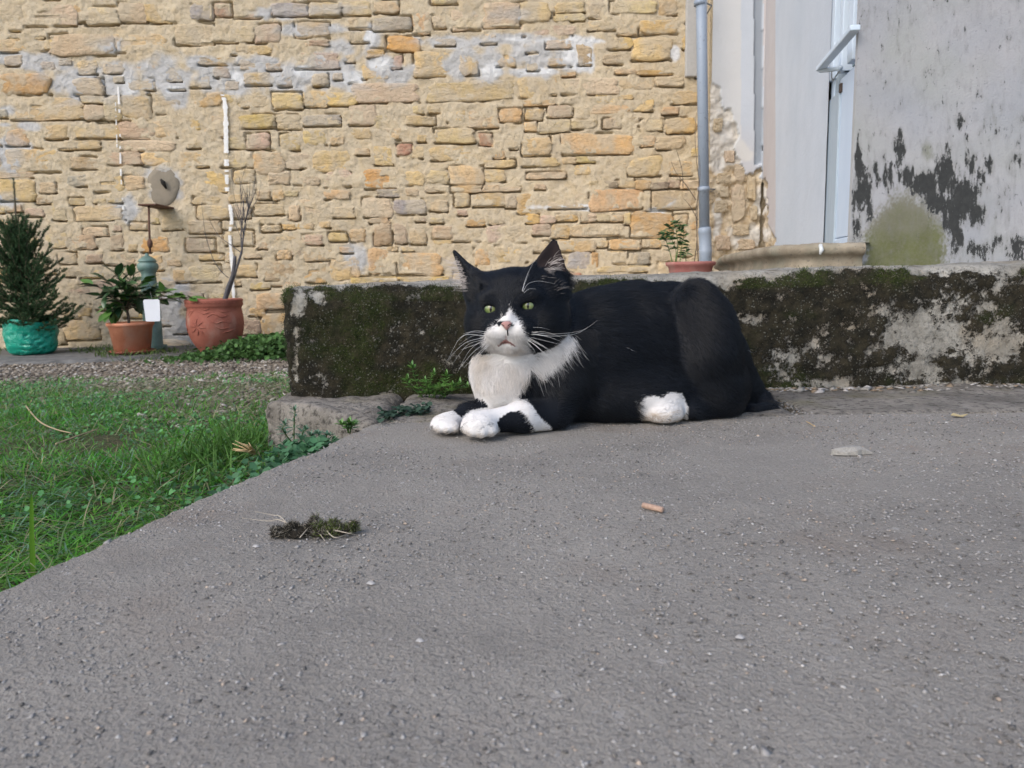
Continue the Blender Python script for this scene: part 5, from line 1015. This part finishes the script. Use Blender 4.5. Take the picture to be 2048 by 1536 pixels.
def surface_nets(D, lo, h):
    s = D < 0; n = D.shape
    acc = np.zeros((n[0]-1, n[1]-1, n[2]-1, 3), np.float32); cnt = np.zeros(acc.shape[:3], np.float32)
    quads = []
    for ax in range(3):
        sa = [slice(None)]*3; sb = [slice(None)]*3; sa[ax] = slice(0, -1); sb[ax] = slice(1, None)
        A, B = D[tuple(sa)], D[tuple(sb)]; cr = s[tuple(sa)] != s[tuple(sb)]
        I = np.argwhere(cr); va, vb = A[cr], B[cr]; t = va/(va-vb)
        pos = I.astype(np.float32); pos[:, ax] += t
        o1, o2 = [q for q in range(3) if q != ax]
        ok = np.all([(I[:, o] >= 1) & (I[:, o] <= n[o]-2) for o in (o1, o2)], axis=0)
        I, pos, va = I[ok], pos[ok], va[ok]
        corner = []
        for d1, d2 in ((-1, -1), (0, -1), (0, 0), (-1, 0)):
            J = I.copy(); J[:, o1] += d1; J[:, o2] += d2
            np.add.at(acc, (J[:, 0], J[:, 1], J[:, 2]), pos); np.add.at(cnt, (J[:, 0], J[:, 1], J[:, 2]), 1); corner.append(J)
        q = np.stack(corner, 1); flip = (va < 0) if ax != 1 else (va >= 0)
        q[~flip] = q[~flip][:, ::-1]; quads.append(q)
    m = cnt > 0; idx = np.full(cnt.shape, -1, np.int64); idx[m] = np.arange(m.sum())
    V = acc[m]/cnt[m][:, None]*h+lo
    Q = np.concatenate(quads); Fc = idx[Q[..., 0], Q[..., 1], Q[..., 2]]
    return V.astype(float), Fc

H = .0023
fld = Field((-.125, .90, -.006), (.43, 1.33, .275), H)
S = .97    # the coat adds the rest
def E(x, y, d, rx, rz, ry, k=.014, rot=0, sub=False):
    c = at(x, y, d); a = math.radians(rot); R = np.array([[math.cos(a), 0, -math.sin(a)], [0, 1, 0], [math.sin(a), 0, math.cos(a)]]) if rot else None
    fld.ell(c, (px(rx, d)*S, ry, px(rz, d)*S), k, R, sub)
def K(p, q, k=.012):
    fld.cap(at(*p[:3]), at(*q[:3]), px(p[3], p[2]), px(q[3], q[2]), k)
# trunk
E(1190, 718, 1.115, 118, 142, .078)
E(1268, 706, 1.14, 128, 147, .080, .03)
E(1335, 715, 1.165, 105, 138, .078, .03)
E(1255, 785, 1.105, 150, 68, .070, .02)
E(1395, 716, 1.175, 80, 136, .075, .02)
E(1425, 745, 1.18, 62, 100, .06, .03)
E(1350, 690, 1.16, 80, 118, .06, .03)
# near thigh with its knee high against the flank, hock and long hind foot on the ground
E(1408, 696, 1.100, 57, 130, .044, .018, 4)
E(1430, 690, 1.10, 46, 98, .045, .02, 4)
E(1440, 750, 1.105, 42, 80, .04, .02, 10)
K((1388, 598, 1.10, 36), (1416, 700, 1.095, 56), .016)
E(1432, 775, 1.115, 62, 62, .05, .02)
K((1462, 815, 1.115, 24), (1380, 822, 1.07, 22), .012)
# tail lying along the rump
K((1440, 720, 1.19, 46), (1472, 775, 1.18, 42), .03)
K((1472, 775, 1.18, 42), (1512, 800, 1.17, 25), .02)
K((1512, 800, 1.17, 25), (1546, 816, 1.145, 8), .008)
K((1544, 815, 1.145, 9), (1500, 822, 1.12, 12), .006)
# shoulder, upper arm, chest, neck
E(1125, 735, 1.065, 68, 112, .045, .018, 6)
K((1118, 770, 1.05, 50), (1108, 822, 1.03, 36), .016)
E(1032, 745, 1.065, 92, 78, .050, .018)
E(1045, 800, 1.065, 62, 50, .04, .015)
E(1008, 782, 1.05, 52, 46, .036, .016)
K((1048, 650, 1.07, 72), (1125, 690, 1.10, 92), .02)
# near foreleg and paw
K((1098, 836, 1.02, 30), (1045, 834, .998, 31), .010)
K((1045, 834, .998, 31), (985, 842, .978, 24), .010)
E(960, 848, .968, 38, 27, .026, .008)
for tx, ty, td in ((934, 856, .962), (946, 862, .952), (965, 864, .950), (984, 860, .955)): E(tx, ty, td, 11.5, 11.5, .0095, .005)
# far foreleg and paw
K((1005, 812, 1.055, 30), (940, 828, 1.03, 22), .010)
K((940, 828, 1.03, 22), (905, 842, 1.01, 19), .008)
E(893, 846, 1.004, 31, 20, .022, .007)
for tx, ty, td in ((871, 851, .994), (882, 856, .986), (897, 858, .984), (911, 855, .988)): E(tx, ty, td, 9.5, 9.5, .0085, .005)
# hind paw
E(1328, 820, 1.058, 38, 27, .026, .008)
for tx, ty, td in ((1304, 828, 1.050), (1318, 833, 1.043), (1336, 833, 1.043), (1354, 829, 1.05)): E(tx, ty, td, 11, 11, .009, .010)

# head in its own frame: x to the picture's right, y forward, z up
Hc = at(1031, 620, 1.035); _y = math.radians(12); _ro = math.radians(4); _pi = math.radians(3)
hf = np.array([-math.sin(_y)*math.cos(_pi), -math.cos(_y)*math.cos(_pi), math.sin(_pi)])
hr0 = np.array([math.cos(_y), -math.sin(_y), 0]); hu0 = np.cross(hf, hr0)*-1
if hu0[2] < 0: hu0 = -hu0
hr = hr0*math.cos(_ro)+hu0*math.sin(_ro); hu = hu0*math.cos(_ro)-hr0*math.sin(_ro)
HR = np.stack([hr, hf, hu], 1)            # local -> world columns
def hw(x, y, z): return Hc+HR@np.array([x, y, z])
def HE(c, r, k=.008, sub=False, R=None): fld.ell(hw(*c), r, k, HR if R is None else R, sub)
HE((0, -.004, .008), (.053, .055, .045), .01)
HE((0, -.030, -.010), (.055, .045, .045), .015)
HE((0, .002, .026), (.040, .036, .027), .012)
for sx in (-1, 1): HE((sx*.036, -.006, .030), (.025, .028, .022), .014); HE((sx*.050, -.012, .004), (.017, .028, .034), .014)
for sx in (-1, 1):
    HE((sx*.034, .004, -.020), (.031, .036, .032), .012)
    HE((sx*.046, -.004, -.018), (.020, .028, .024), .012)
    HE((sx*.0145, .0470, -.0275), (.0165, .013, .0100), .007)
    HE((sx*.023, .032, .0165), (.017, .018, .010), .008)      # brow
HE((0, .036, -.022), (.028, .022, .019), .012)
HE((0, .039, -.0415), (.0125, .012, .0085), .007)
HE((0, .016, -.045), (.024, .028, .013), .014)
fld.cap(hw(0, .038, .012), hw(0, .058, -.013), .0125, .0075, .010)
EYES = [(-.0245, .0425, .0035), (.0245, .0425, .0035)]
def front_y(x, z):
    ys = np.arange(.09, .0, -.0006); Q = np.array([hw(x, y, z) for y in ys]); i = np.clip(np.rint((Q-fld.lo)/H).astype(int), 0, np.array(fld.n)-1)
    d = fld.D[i[:, 0], i[:, 1], i[:, 2]]; return float(ys[np.argmax(d < 0)])
EYES = [(x, front_y(x, z), z) for x, _, z in EYES]
NOSE_Y = front_y(0, -.0165)
for k_, c in enumerate(EYES):
    ro = math.radians(-14 if k_ == 0 else 14); Rr = HR@np.array([[math.cos(ro), 0, -math.sin(ro)], [0, 1, 0], [math.sin(ro), 0, math.cos(ro)]])
    fld.ell(hw(c[0], c[1], c[2]-.0003), (.0088, .0075, .0043), .0014, Rr, True)
# mouth crease
for sx in (-1, 1):
    fld.add(lambda P, sx=sx: cap_sdf(P, hw(0, .067, -.037), hw(sx*.012, .060, -.0425), .0014, .0012), hw(0, .06, -.04), np.full(3, .02), .003, True)
MOUTHPX = [[(1010, 676), (1010, 682)], [(1010, 681), (1004, 686), (995, 693)], [(1010, 681), (1019, 685), (1032, 693)]]
def on_face(x, y, out=.0016):
    l = (at(x, y, .968)-Hc)@HR; yy = front_y(l[0], l[2]); l = (at(x, y, hw(l[0], yy, l[2])[1])-Hc)@HR; return hw(l[0], front_y(l[0], l[2])+out, l[2])
MOUTH3 = [[on_face(*q) for q in L_] for L_ in MOUTHPX]
# ears
def ear(base, tip, nrm, w, thick=.0085, open_=True, k=.010):
    base, tip, nrm = map(lambda q: np.asarray(q, float), (base, tip, nrm))
    ax = tip-base; L = np.linalg.norm(ax); ax /= L; nrm = nrm-ax*(nrm@ax); nrm /= np.linalg.norm(nrm); sd = np.cross(ax, nrm)
    def cone(P, w, off, th, L2):
        q = P-base-off*nrm; a = q@ax; u = q@sd; n = q@nrm
        t = np.clip(a/L2, 0, 1); hwid = w*(1-t**1.5)+.0035
        n = n-.35*u*u/np.maximum(hwid, .004)           # cupped
        tt = th*(1-.72*t)
        d = (np.sqrt((u/hwid)**2+(n/tt)**2+1e-9)-1)*np.minimum(tt, hwid)
        return np.maximum(np.maximum(d, a-L2), -a-.012)
    def fn(P):
        d = cone(P, w, 0, thick, L)
        if open_: d = smax(d, -np.maximum(cone(P, w*.80, thick*.95, thick*.9, L*.93), .012-(P-base)@ax), .003)
        return d
    fld.add(fn, (base+tip)/2, np.full(3, L/2+w*.8), k)
EAR_R_B, EAR_R_T = at(1090, 566, 1.035), at(1109, 480, 1.05)
ear(EAR_R_B, EAR_R_T, np.array([.38, -.90, .0]), .0265)
EAR_L_B, EAR_L_T = at(962, 575, 1.04), at(908, 502, 1.065)
ear(EAR_L_B, EAR_L_T, np.array([-.80, -.30, -.25]), .024)
K((1092, 580, 1.035, 30), (1094, 552, 1.042, 22), .012)
K((958, 578, 1.045, 28), (940, 546, 1.055, 13), .010)

# flat under-side where the cat lies on the concrete
gzv = fld.lo[2]+np.arange(fld.n[2])*H
fld.D = smax(fld.D, (-(gzv-.0008))[None, None, :].astype(np.float32)*np.ones_like(fld.D), .004)
CV, CF = surface_nets(fld.D, fld.lo, H)
# keep the largest island and orient outwards
CF = CF[:, ::-1] if False else CF
def grad_normals(V):
    g = np.gradient(fld.D, H); i = np.clip(np.rint((V-fld.lo)/H).astype(int), 0, np.array(fld.n)-1)
    N = np.stack([q[i[:, 0], i[:, 1], i[:, 2]] for q in g], -1); return N/(np.linalg.norm(N, axis=1)[:, None]+1e-9)
CN = grad_normals(CV)
a_ = CV[CF[:, 1]]-CV[CF[:, 0]]; b_ = CV[CF[:, 2]]-CV[CF[:, 0]]; fn_ = np.cross(a_, b_)
wrong = (fn_*CN[CF[:, 0]]).sum(1) < 0
CF[wrong] = CF[wrong][:, ::-1]

# ---- coat pattern
def inpoly(P, poly):
    poly = np.asarray(poly, float); x, y = P[:, 0], P[:, 1]; r = np.zeros(len(P), bool); j = len(poly)-1
    for i in range(len(poly)):
        xi, yi = poly[i]; xj, yj = poly[j]
        c = ((yi > y) != (yj > y)) & (x < (xj-xi)*(y-yi)/(yj-yi+1e-12)+xi); r ^= c; j = i
    return r
Cp = lambda L: [(840+a/3.49, 460+b/3.49) for a, b in L]
W_FACE = Cp([(620, 540), (650, 590), (690, 630), (712, 690), (745, 760), (745, 810), (790, 870), (860, 850), (930, 800), (990, 735), (1070, 722), (1055, 785), (1000, 850), (930, 930), (870, 975), (820, 1012),
             (790, 960), (770, 950), (740, 1050), (695, 1130), (690, 1185), (560, 1215), (490, 1245), (440, 1185), (375, 1160), (345, 1080), (312, 980), (318, 900), (345, 795), (400, 850), (455, 872), (500, 860), (470, 820), (450, 780), (445, 730), (480, 690), (528, 665), (540, 635), (575, 608), (606, 592)])
W_ARM = Cp([(260, 1380), (290, 1310), (350, 1260), (480, 1235), (560, 1200), (680, 1178), (745, 1185), (795, 1240), (840, 1310), (915, 1375), (930, 1425), (810, 1440), (790, 1370), (740, 1295), (690, 1258), (620, 1272), (560, 1312), (538, 1340), (555, 1400), (545, 1480), (400, 1490), (280, 1460)])
W_FAR = Cp([(40, 1340), (70, 1280), (150, 1250), (232, 1262), (292, 1312), (300, 1350), (275, 1400), (170, 1450), (80, 1440)])
W_HIND = [(1275, 815), (1288, 797), (1310, 791), (1325, 797), (1340, 784), (1365, 787), (1376, 815), (1376, 850), (1340, 860), (1300, 858), (1280, 840)]
D_NOSE = Cp([(528, 645), (545, 672), (560, 668), (600, 655), (640, 672), (655, 664), (632, 640), (590, 640), (555, 636)])
MOUTH = Cp([(592, 738), (600, 738), (605, 768), (640, 786), (668, 806), (662, 813), (625, 799), (592, 793), (560, 806), (538, 820), (538, 812), (562, 784), (590, 770)])
def coat(P, N, jit=0.):
    """0 black, 1 white, 2 lips"""
    q = pj(P)+jit; front = (N@fw) < .25
    w = inpoly(q, W_FACE) & front & (P[:, 2] > .02) & (P[:, 1] < 1.10)
    w |= inpoly(q, W_ARM) & (P[:, 1] < 1.05) & front
    w |= inpoly(q, W_FAR) & (P[:, 1] < 1.05)
    w |= inpoly(q, W_HIND) & (P[:, 1] < 1.10)
    c = w.astype(int)
    c[inpoly(q, D_NOSE) & front] = 0
    c[inpoly(q, MOUTH) & front & (P[:, 1] < 1.0)] = 2
    return c
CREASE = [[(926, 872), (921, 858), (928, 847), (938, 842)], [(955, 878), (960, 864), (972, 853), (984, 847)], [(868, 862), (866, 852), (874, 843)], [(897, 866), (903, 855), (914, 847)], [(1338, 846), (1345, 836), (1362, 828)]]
def near_line(q, lines, w):
    r = np.zeros(len(q), bool)
    for L_ in lines:
        for a, b in zip(L_[:-1], L_[1:]):
            a, b = np.array(a, float), np.array(b, float); h = np.clip(((q-a)@(b-a))/((b-a)@(b-a)), 0, 1); r |= np.linalg.norm(q-a-h[:, None]*(b-a), axis=1) < w
    return r
WHITE = np.array([.80, .775, .755]); BLACK = np.array([.006, .0075, .011]); LIP = np.array([.26, .14, .125])
cc = coat(CV, CN)
base = np.where(cc[:, None] == 1, WHITE*.85, np.where(cc[:, None] == 2, LIP, BLACK))
# pinkish brown skin inside the right ear
qe = (CV-EAR_R_B)@np.array([.30, -.92, .05]); inside = (qe > -.004) & (pj(CV)[:, 1] < 545) & (pj(CV)[:, 0] > 1075) & (CN@np.array([.30, -.92, .05]) > .2)
base[inside] = (.032, .022, .02)
t = NT('cat_skin'); t.col(t.attr('col', 'Color')); t.rough(.8); t.spec(.15)
t.bump(t.noise(t.coord(), 700, 2), .001, .5)
cat = mesh('cat', CV, CF, t.m, attrs={'col': base})
tag(cat, 'black and white cat lying on the concrete with raised head and green eyes', 'cat')
catp = np.array(cat.location)

# ---- fur
tri = np.concatenate([CF[:, [0, 1, 2]], CF[:, [0, 2, 3]]])
A = np.linalg.norm(np.cross(CV[tri[:, 1]]-CV[tri[:, 0]], CV[tri[:, 2]]-CV[tri[:, 0]]), axis=1)/2
def sample(n, wgt=None):
    w = A if wgt is None else A*wgt; k = rng.choice(len(tri), n, p=w/w.sum()); u = rng.random((n, 2)); s = u.sum(1) > 1; u[s] = 1-u[s]
    T = tri[k]; a, b = u[:, :1], u[:, 1:]
    P = CV[T[:, 0]]*(1-a-b)+CV[T[:, 1]]*a+CV[T[:, 2]]*b
    N = CN[T[:, 0]]*(1-a-b)+CN[T[:, 1]]*a+CN[T[:, 2]]*b; return P, N/(np.linalg.norm(N, axis=1)[:, None]+1e-9)
cen = CV[tri].mean(1); hd = np.linalg.norm(cen-Hc, axis=1)
wgt = np.where(hd < .09, 2.4, 1.)*np.where(cen[:, 2] < .003, .05, 1)*np.where((CN[tri[:, 0]]@fw) > .4, .45, 1)
NF = 210000
P, N = sample(NF, wgt)
q2 = pj(P)
cls = coat(P, N, rng.normal(0, 2.2, (NF, 2)))
L = (P-Hc)@HR                                  # head coordinates
inhead = (np.linalg.norm(L/np.array([.078, .085, .075]), axis=1) < 1) & (L[:, 1] > -.045)
nose_l = np.array([0, NOSE_Y, -.016])
dirs = np.tile(np.array([.80, .28, -.30]), (NF, 1))
dirs += fbm(P*14, 2, 5)[:, None]*np.array([.1, .1, .5])+fbm(P*70, 2, 15)[:, None]*np.array([.1, .1, .3])
chest = (q2[:, 0] < 1075) & (q2[:, 1] > 690) & (P[:, 2] > .03)
dirs[chest] = (.12, -.05, -1.)
legs = (P[:, 2] < .055) & (P[:, 1] < 1.03) & (q2[:, 0] < 1110)
dirs[legs] = (-.9, -.35, -.12)
hind = (q2[:, 0] > 1275) & (q2[:, 0] < 1385) & (q2[:, 1] > 780) & (P[:, 1] < 1.09)
dirs[hind] = (-.5, -.6, .15)
ruff = (q2[:, 0] > 1060) & (q2[:, 0] < 1190) & (q2[:, 1] > 655) & (q2[:, 1] < 780)
dirs[ruff] = (.45, -.05, -.8)
wt_ = (sstep(1330, 1430, q2[:, 0])*sstep(830, 740, q2[:, 1]))[:, None]; dirs = dirs*(1-wt_)+wt_*np.array([.50, .12, -.62])
hdir = (L-nose_l)/(np.linalg.norm(L-nose_l, axis=1)[:, None]+1e-6); hdir[:, 1] -= .25
dirs[inhead] = (hdir@HR.T)[inhead]
isear = (q2[:, 1] < 540) & ((q2[:, 0] < 975) | (q2[:, 0] > 1068)) & (P[:, 1] < 1.10) & (q2[:, 0] < 1130)
dirs[isear & (q2[:, 0] > 1050)] = EAR_R_T-EAR_R_B
dirs[isear & (q2[:, 0] < 1000)] = EAR_L_T-EAR_L_B
dirs += rng.normal(0, 1, (NF, 3))*np.where(legs | hind, .09, .15)[:, None]*np.linalg.norm(dirs, axis=1)[:, None]
T = dirs-N*(dirs*N).sum(1)[:, None]; T /= np.linalg.norm(T, axis=1)[:, None]+1e-9
length = np.full(NF, .015)
length[inhead] = .0065+.004*np.clip(np.linalg.norm(L[inhead]-nose_l, axis=1)/.09, 0, 1)
muz = inhead & (L[:, 1] > .038) & (np.abs(L[:, 0]) < .03) & (L[:, 2] < .002); length[muz] = .0060
uch = inhead & (L[:, 2] < -.034); length[uch] = .011; length[legs] = .0062; length[hind] = .0075; length[chest & ~inhead & ~legs] = .014; length[ruff & ~inhead] = .017; length[isear] = .0035
cheek = inhead & (L[:, 2] < .0) & (np.abs(L[:, 0]) > .045); length[cheek] = .013
length *= rng.uniform(.6, 1.15, NF)
lift = np.where(inhead, .30, .26)+rng.uniform(-.08, .12, NF); lift[chest] += .12; lift[ruff] += .15; lift[uch] = .42; lift[legs] = .20; lift[hind] = .20
keep = np.ones(NF, bool)
for c in EYES:
    q = (L-np.array(c))/np.array([.0086, .02, .0047]); keep &= ~((q[:, 0]**2+q[:, 2]**2 < 1.2) & (L[:, 1] > .02))
    q = (L-np.array(c))/np.array([.018, .03, .014]); near = (q[:, 0]**2+q[:, 2]**2 < 1) & (L[:, 1] > .02); length[near] *= .55
qn = (L-nose_l)/np.array([.0085, .02, .007]); keep &= ~((qn[:, 0]**2+qn[:, 2]**2 < 1) & (L[:, 1] > .05))
keep &= cls != 2; nm_ = near_line(q2, MOUTHPX, 8) & inhead; length[nm_] *= .45; keep &= ~(near_line(q2, MOUTHPX, 2.6) & inhead & (P[:, 1] < 1.0))
inner = ((P-EAR_R_B)@np.array([.30, -.92, .05]) > -.004) & isear & (q2[:, 0] > 1078) & ((N@np.array([.30, -.92, .05])) > .2)
keep &= ~(inner & (rng.random(NF) < .85))
P, N, T, length, lift, cls, inhead_k = P[keep], N[keep], T[keep], length[keep], lift[keep], cls[keep], inhead[keep]
n = len(P); Kp = 4; s = np.linspace(0, 1, Kp)
strand = np.zeros((n, Kp, 3))
for i, u in enumerate(s):
    strand[:, i] = P-N*.0006+(T*u*(1-.15*u)[..., None] if False else T*u)*length[:, None]+N*(lift*(u-.45*u*u))[:, None]*length[:, None]
strand[:, :, 2] = np.maximum(strand[:, :, 2], .0012)
colr = np.where((cls == 1)[:, None], WHITE*rng.uniform(.80, 1.08, (n, 1))*(1-.18*np.clip(fbm(P*[90, 90, 40], 2, 17), 0, 1))[:, None], BLACK*rng.uniform(.3, 1.8, (n, 1))*(1+.6*np.clip(fbm(P*[60, 60, 200], 2, 16), 0, 1))[:, None])
cr_ = near_line(pj(P), CREASE, 1.9) & (P[:, 2] < .05) & ((N@fw) < .2); colr[cr_] *= .30  # shade in the toe creases painted into the hair colour
spot = np.linalg.norm(pj(P)-np.array([986, 849]), axis=1) < 5; colr[spot & (cls == 1)] *= .03
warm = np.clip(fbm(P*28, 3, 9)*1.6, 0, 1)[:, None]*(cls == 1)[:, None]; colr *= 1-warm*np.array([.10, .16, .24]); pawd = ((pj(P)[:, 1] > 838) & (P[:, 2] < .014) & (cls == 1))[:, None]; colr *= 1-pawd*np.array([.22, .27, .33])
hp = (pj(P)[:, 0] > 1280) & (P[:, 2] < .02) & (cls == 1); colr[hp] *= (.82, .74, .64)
t = NT('cat_fur'); t.col(t.attr('col', 'Color')); t.rough(.38); t.spec(.36)
FUR = t.m
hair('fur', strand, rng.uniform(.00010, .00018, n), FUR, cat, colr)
# stray pale guard hairs in the black coat, tufts of the ears and the edge of the ruff
def tuft(p0s, d0, L0, spread, colv, rad=.00013, bend=(0, 0, -.2), seed=1):
    r = np.random.default_rng(seed); p0s = np.asarray(p0s); m = len(p0s); d0 = np.broadcast_to(np.asarray(d0, float), (m, 3))
    d = d0+r.normal(0, spread, (m, 3)); d /= np.linalg.norm(d, axis=1)[:, None]; Lh = L0*r.uniform(.5, 1.15, m)
    s = np.linspace(0, 1, 6)
    return p0s[:, None]+d[:, None]*(s[None, :, None]*Lh[:, None, None])+np.asarray(bend)*(s**2)[None, :, None]*Lh[:, None, None], np.full(m, rad), np.tile(colv, (m, 1))
tf = []
def seg(a, b, m, jit=.002, sd=3):
    r = np.random.default_rng(sd); u = r.random((m, 1)); return np.asarray(a)*(1-u)+np.asarray(b)*u+r.normal(0, jit, (m, 3))
tf.append(tuft(seg(at(914, 518, 1.055), at(938, 578, 1.03), 170), hr*-1+hu*-.12+hf*.2, .021, .18, (.62, .56, .52), bend=(0, 0, .25), seed=4))
tf.append(tuft(seg(at(1082, 560, 1.018), at(1110, 520, 1.030), 70, .004), hr*.75+hu*.35+hf*.35, .020, .2, (.62, .56, .52), bend=(0, 0, -.3), seed=5))
tf.append(tuft(seg(at(1088, 590, 1.012), at(1116, 575, 1.02), 40, .003), hr*.75+hu*.5+hf*.3, .02, .2, (.35, .32, .30), bend=(0, 0, -.2), seed=9))
rp = seg(at(1140, 680, 1.01), at(1072, 745, 1.012), 110, .004)
tf.append(tuft(rp, (.55, -.35, -.75), .022, .2, (.62, .6, .58), bend=(.1, 0, -.25), seed=6))
sel = rng.choice(np.where((cls == 0) & ~inhead_k)[0], 9); tf.append((strand[sel][:, [0, 1, 1, 2, 2, 3]]+np.linspace(0, .006, 6)[None, :, None]*N[sel][:, None], np.full(9, .00008), np.tile((.5, .5, .52), (9, 1))))
hair('tuft', np.concatenate([a[0] for a in tf]), np.concatenate([a[1] for a in tf]), FUR, cat, np.concatenate([a[2] for a in tf]))

# ---- whiskers and brow hairs: each one a tapering hair
t = NT('whisker'); t.col((.85, .84, .82)); t.rough(.35); WH = t.m
def whisker(pts, r=.00019):
    p = smooth_path(pts, 16); v, f = tube(p, np.linspace(r, r*.25, 16), 5); return mesh('whisker', v, f, WH, cat)
wl_ = [[(972, 668), (940, 665), (912, 684)], [(970, 672), (925, 672), (898, 715)], [(972, 675), (930, 686), (893, 722)], [(970, 679), (935, 690), (905, 728)], [(974, 684), (946, 705), (918, 738)],
       [(976, 688), (955, 708), (928, 735)], [(975, 671), (945, 672), (918, 690)], [(974, 664), (950, 662), (925, 668)], [(978, 690), (962, 706), (950, 716)], [(973, 676), (940, 700), (915, 745)], [(971, 682), (948, 690), (922, 700)]]
wr_ = [[(1046, 660), (1095, 668), (1160, 662), (1194, 641)], [(1048, 664), (1100, 672), (1150, 668), (1180, 652)], [(1050, 668), (1090, 672), (1130, 686)], [(1050, 672), (1100, 684), (1150, 698), (1180, 722)],
       [(1052, 676), (1080, 690), (1100, 702)], [(1054, 680), (1076, 694), (1090, 716)], [(1050, 666), (1090, 664), (1126, 676)], [(1052, 682), (1068, 700), (1072, 716)], [(1053, 673), (1090, 694), (1118, 712)],
       [(1048, 656), (1080, 655), (1100, 660)], [(1054, 678), (1085, 703), (1110, 733), (1120, 775)]]
for L_, sgn in ((wl_, -1), (wr_, 1)):
    for i, w_ in enumerate(L_):
        m_ = len(w_); d0 = .968
        whisker([at(x, y, d0+(.012 if k == 0 else .0)+k*.010*(1 if i % 2 else .2)) for k, (x, y) in enumerate(w_)], .00020 if i % 3 else .00014)
for w_ in ([(1044, 582), (1052, 556), (1062, 534), (1072, 515)], [(1046, 584), (1056, 568), (1078, 562), (1110, 568)], [(1048, 586), (1058, 578), (1072, 578)], [(1045, 583), (1050, 565), (1058, 548)]):
    whisker([at(x, y, .978+.004*k) for k, (x, y) in enumerate(w_)], .00016)

# ---- eyes
def eye_mat():
    t = NT('cat_eye'); c = t.new('ShaderNodeTexCoord'); sp = t.new('ShaderNodeSeparateXYZ'); t.l.new(c.outputs['Object'], sp.inputs[0]); X, Y, Z = sp.outputs
    R = .0112
    x2 = t.math('POWER', t.math('ABSOLUTE', t.math('DIVIDE', X, .0016)), 1.6); z2 = t.math('POWER', t.math('ABSOLUTE', t.math('DIVIDE', Z, .0062)), 2)
    pup = t.math('LESS_THAN', t.math('ADD', x2, z2), 1)
    rr = t.math('SQRT', t.math('ADD', t.math('MULTIPLY', X, X), t.math('MULTIPLY', Z, Z)))
    rr = t.math('DIVIDE', rr, R)
    nz = t.noise(c.outputs['Object'], 900, 3)
    iris = t.ramp(t.math('ADD', rr, t.math('MULTIPLY', nz, .15)), [(.0, (.24, .25, .10)), (.45, (.21, .245, .09)), (.72, (.11, .155, .05)), (.92, (.02, .03, .015))])
    t.col(t.mix(pup, iris, (.004, .004, .004))); t.rough(.06); t.spec(.6); t.b.inputs['Coat Weight'].default_value = .6; t.b.inputs['Coat Roughness'].default_value = .03
    return t.m
EM = eye_mat()
for i, c in enumerate(EYES):
    prof = [(math.sin(a)*.0112, -math.cos(a)*.0112) for a in np.linspace(0, math.pi, 20)]
    v, f = lathe((0, 0, 0), prof, 28)
    v = v[:, [0, 2, 1]]
    me = mesh_data('eye', v, f); me.materials.append(EM)
    o = bpy.data.objects.new('eye', me); COL.objects.link(o); o.parent = cat
    g = -(hw(*c)-np.array([0, 0, CZ])); g /= np.linalg.norm(g); g = g*.75+hf*.35+np.array([-.10 if i == 0 else -.02, 0, .12]); g /= np.linalg.norm(g)
    r_ = np.cross(g, [0, 0, 1.]); r_ /= np.linalg.norm(r_); r_ = -r_; u_ = np.cross(r_, g)
    if u_[2] < 0: u_ = -u_
    R3 = Matrix((r_, g, u_)).transposed()
    o.matrix_local = Matrix.Translation(Vector(hw(c[0]*.99, c[1]-.0128, c[2])-catp)) @ R3.to_4x4()
lipm = simple('lip', (.16, .075, .065), .55)
for L_ in MOUTH3[1:]:
    v, f = tube(smooth_path(L_, 10), np.linspace(.0013, .0006, 10), 6); mesh('lip', v, f, lipm, cat)
# ---- nose leather
nt = NT('nose_leather'); nn = nt.noise(nt.coord(), 300, 3); nt.col(nt.mix(nn, (.36, .175, .155), (.47, .26, .235))); nt.rough(.5); nt.bump(nt.vor(nt.coord(), 1500), .0004)
th = np.linspace(0, 2*math.pi, 24, endpoint=False)
def nshape(s, y): return [(s*(.0088*math.cos(a)*(1 if math.sin(a) > 0 else (1-.62*abs(math.sin(a))))), y, s*(.0042*math.sin(a) if math.sin(a) > 0 else .0085*math.sin(a))) for a in th]
rings = [nshape(1.0, 0), nshape(.98, .003), nshape(.8, .0052), nshape(.45, .0062)]
v = np.array(sum(rings, []) + [(0, .0064, 0)])
f = [(k*24+i, k*24+(i+1) % 24, (k+1)*24+(i+1) % 24, (k+1)*24+i) for k in range(3) for i in range(24)]+[(72+i, 72+(i+1) % 24, 96) for i in range(24)]
v = np.array([hw(a*.76, b*.9+NOSE_Y-.0030, c*.9-.0182) for a, b, c in v]); nose = mesh('nose', v, f, nt.m, cat)
dk = simple('nostril_dark', (.02, .012, .012), .6)
for sx in (-1, 1):
    v, f = tube([hw(sx*.0024, NOSE_Y+.0020, -.0205), hw(sx*.0044, NOSE_Y+.0010, -.0183), hw(sx*.0062, NOSE_Y-.0005, -.0186)], [.0006, .0012, .0006], 6); mesh('nostril', v, f, dk, nose)
v, f = tube(smooth_path([hw(0, front_y(0, z)+.001, z) for z in (-.0245, -.027, -.030, -.033)], 8), .0008, 6); mesh('lip_line', v, f, dk, cat)
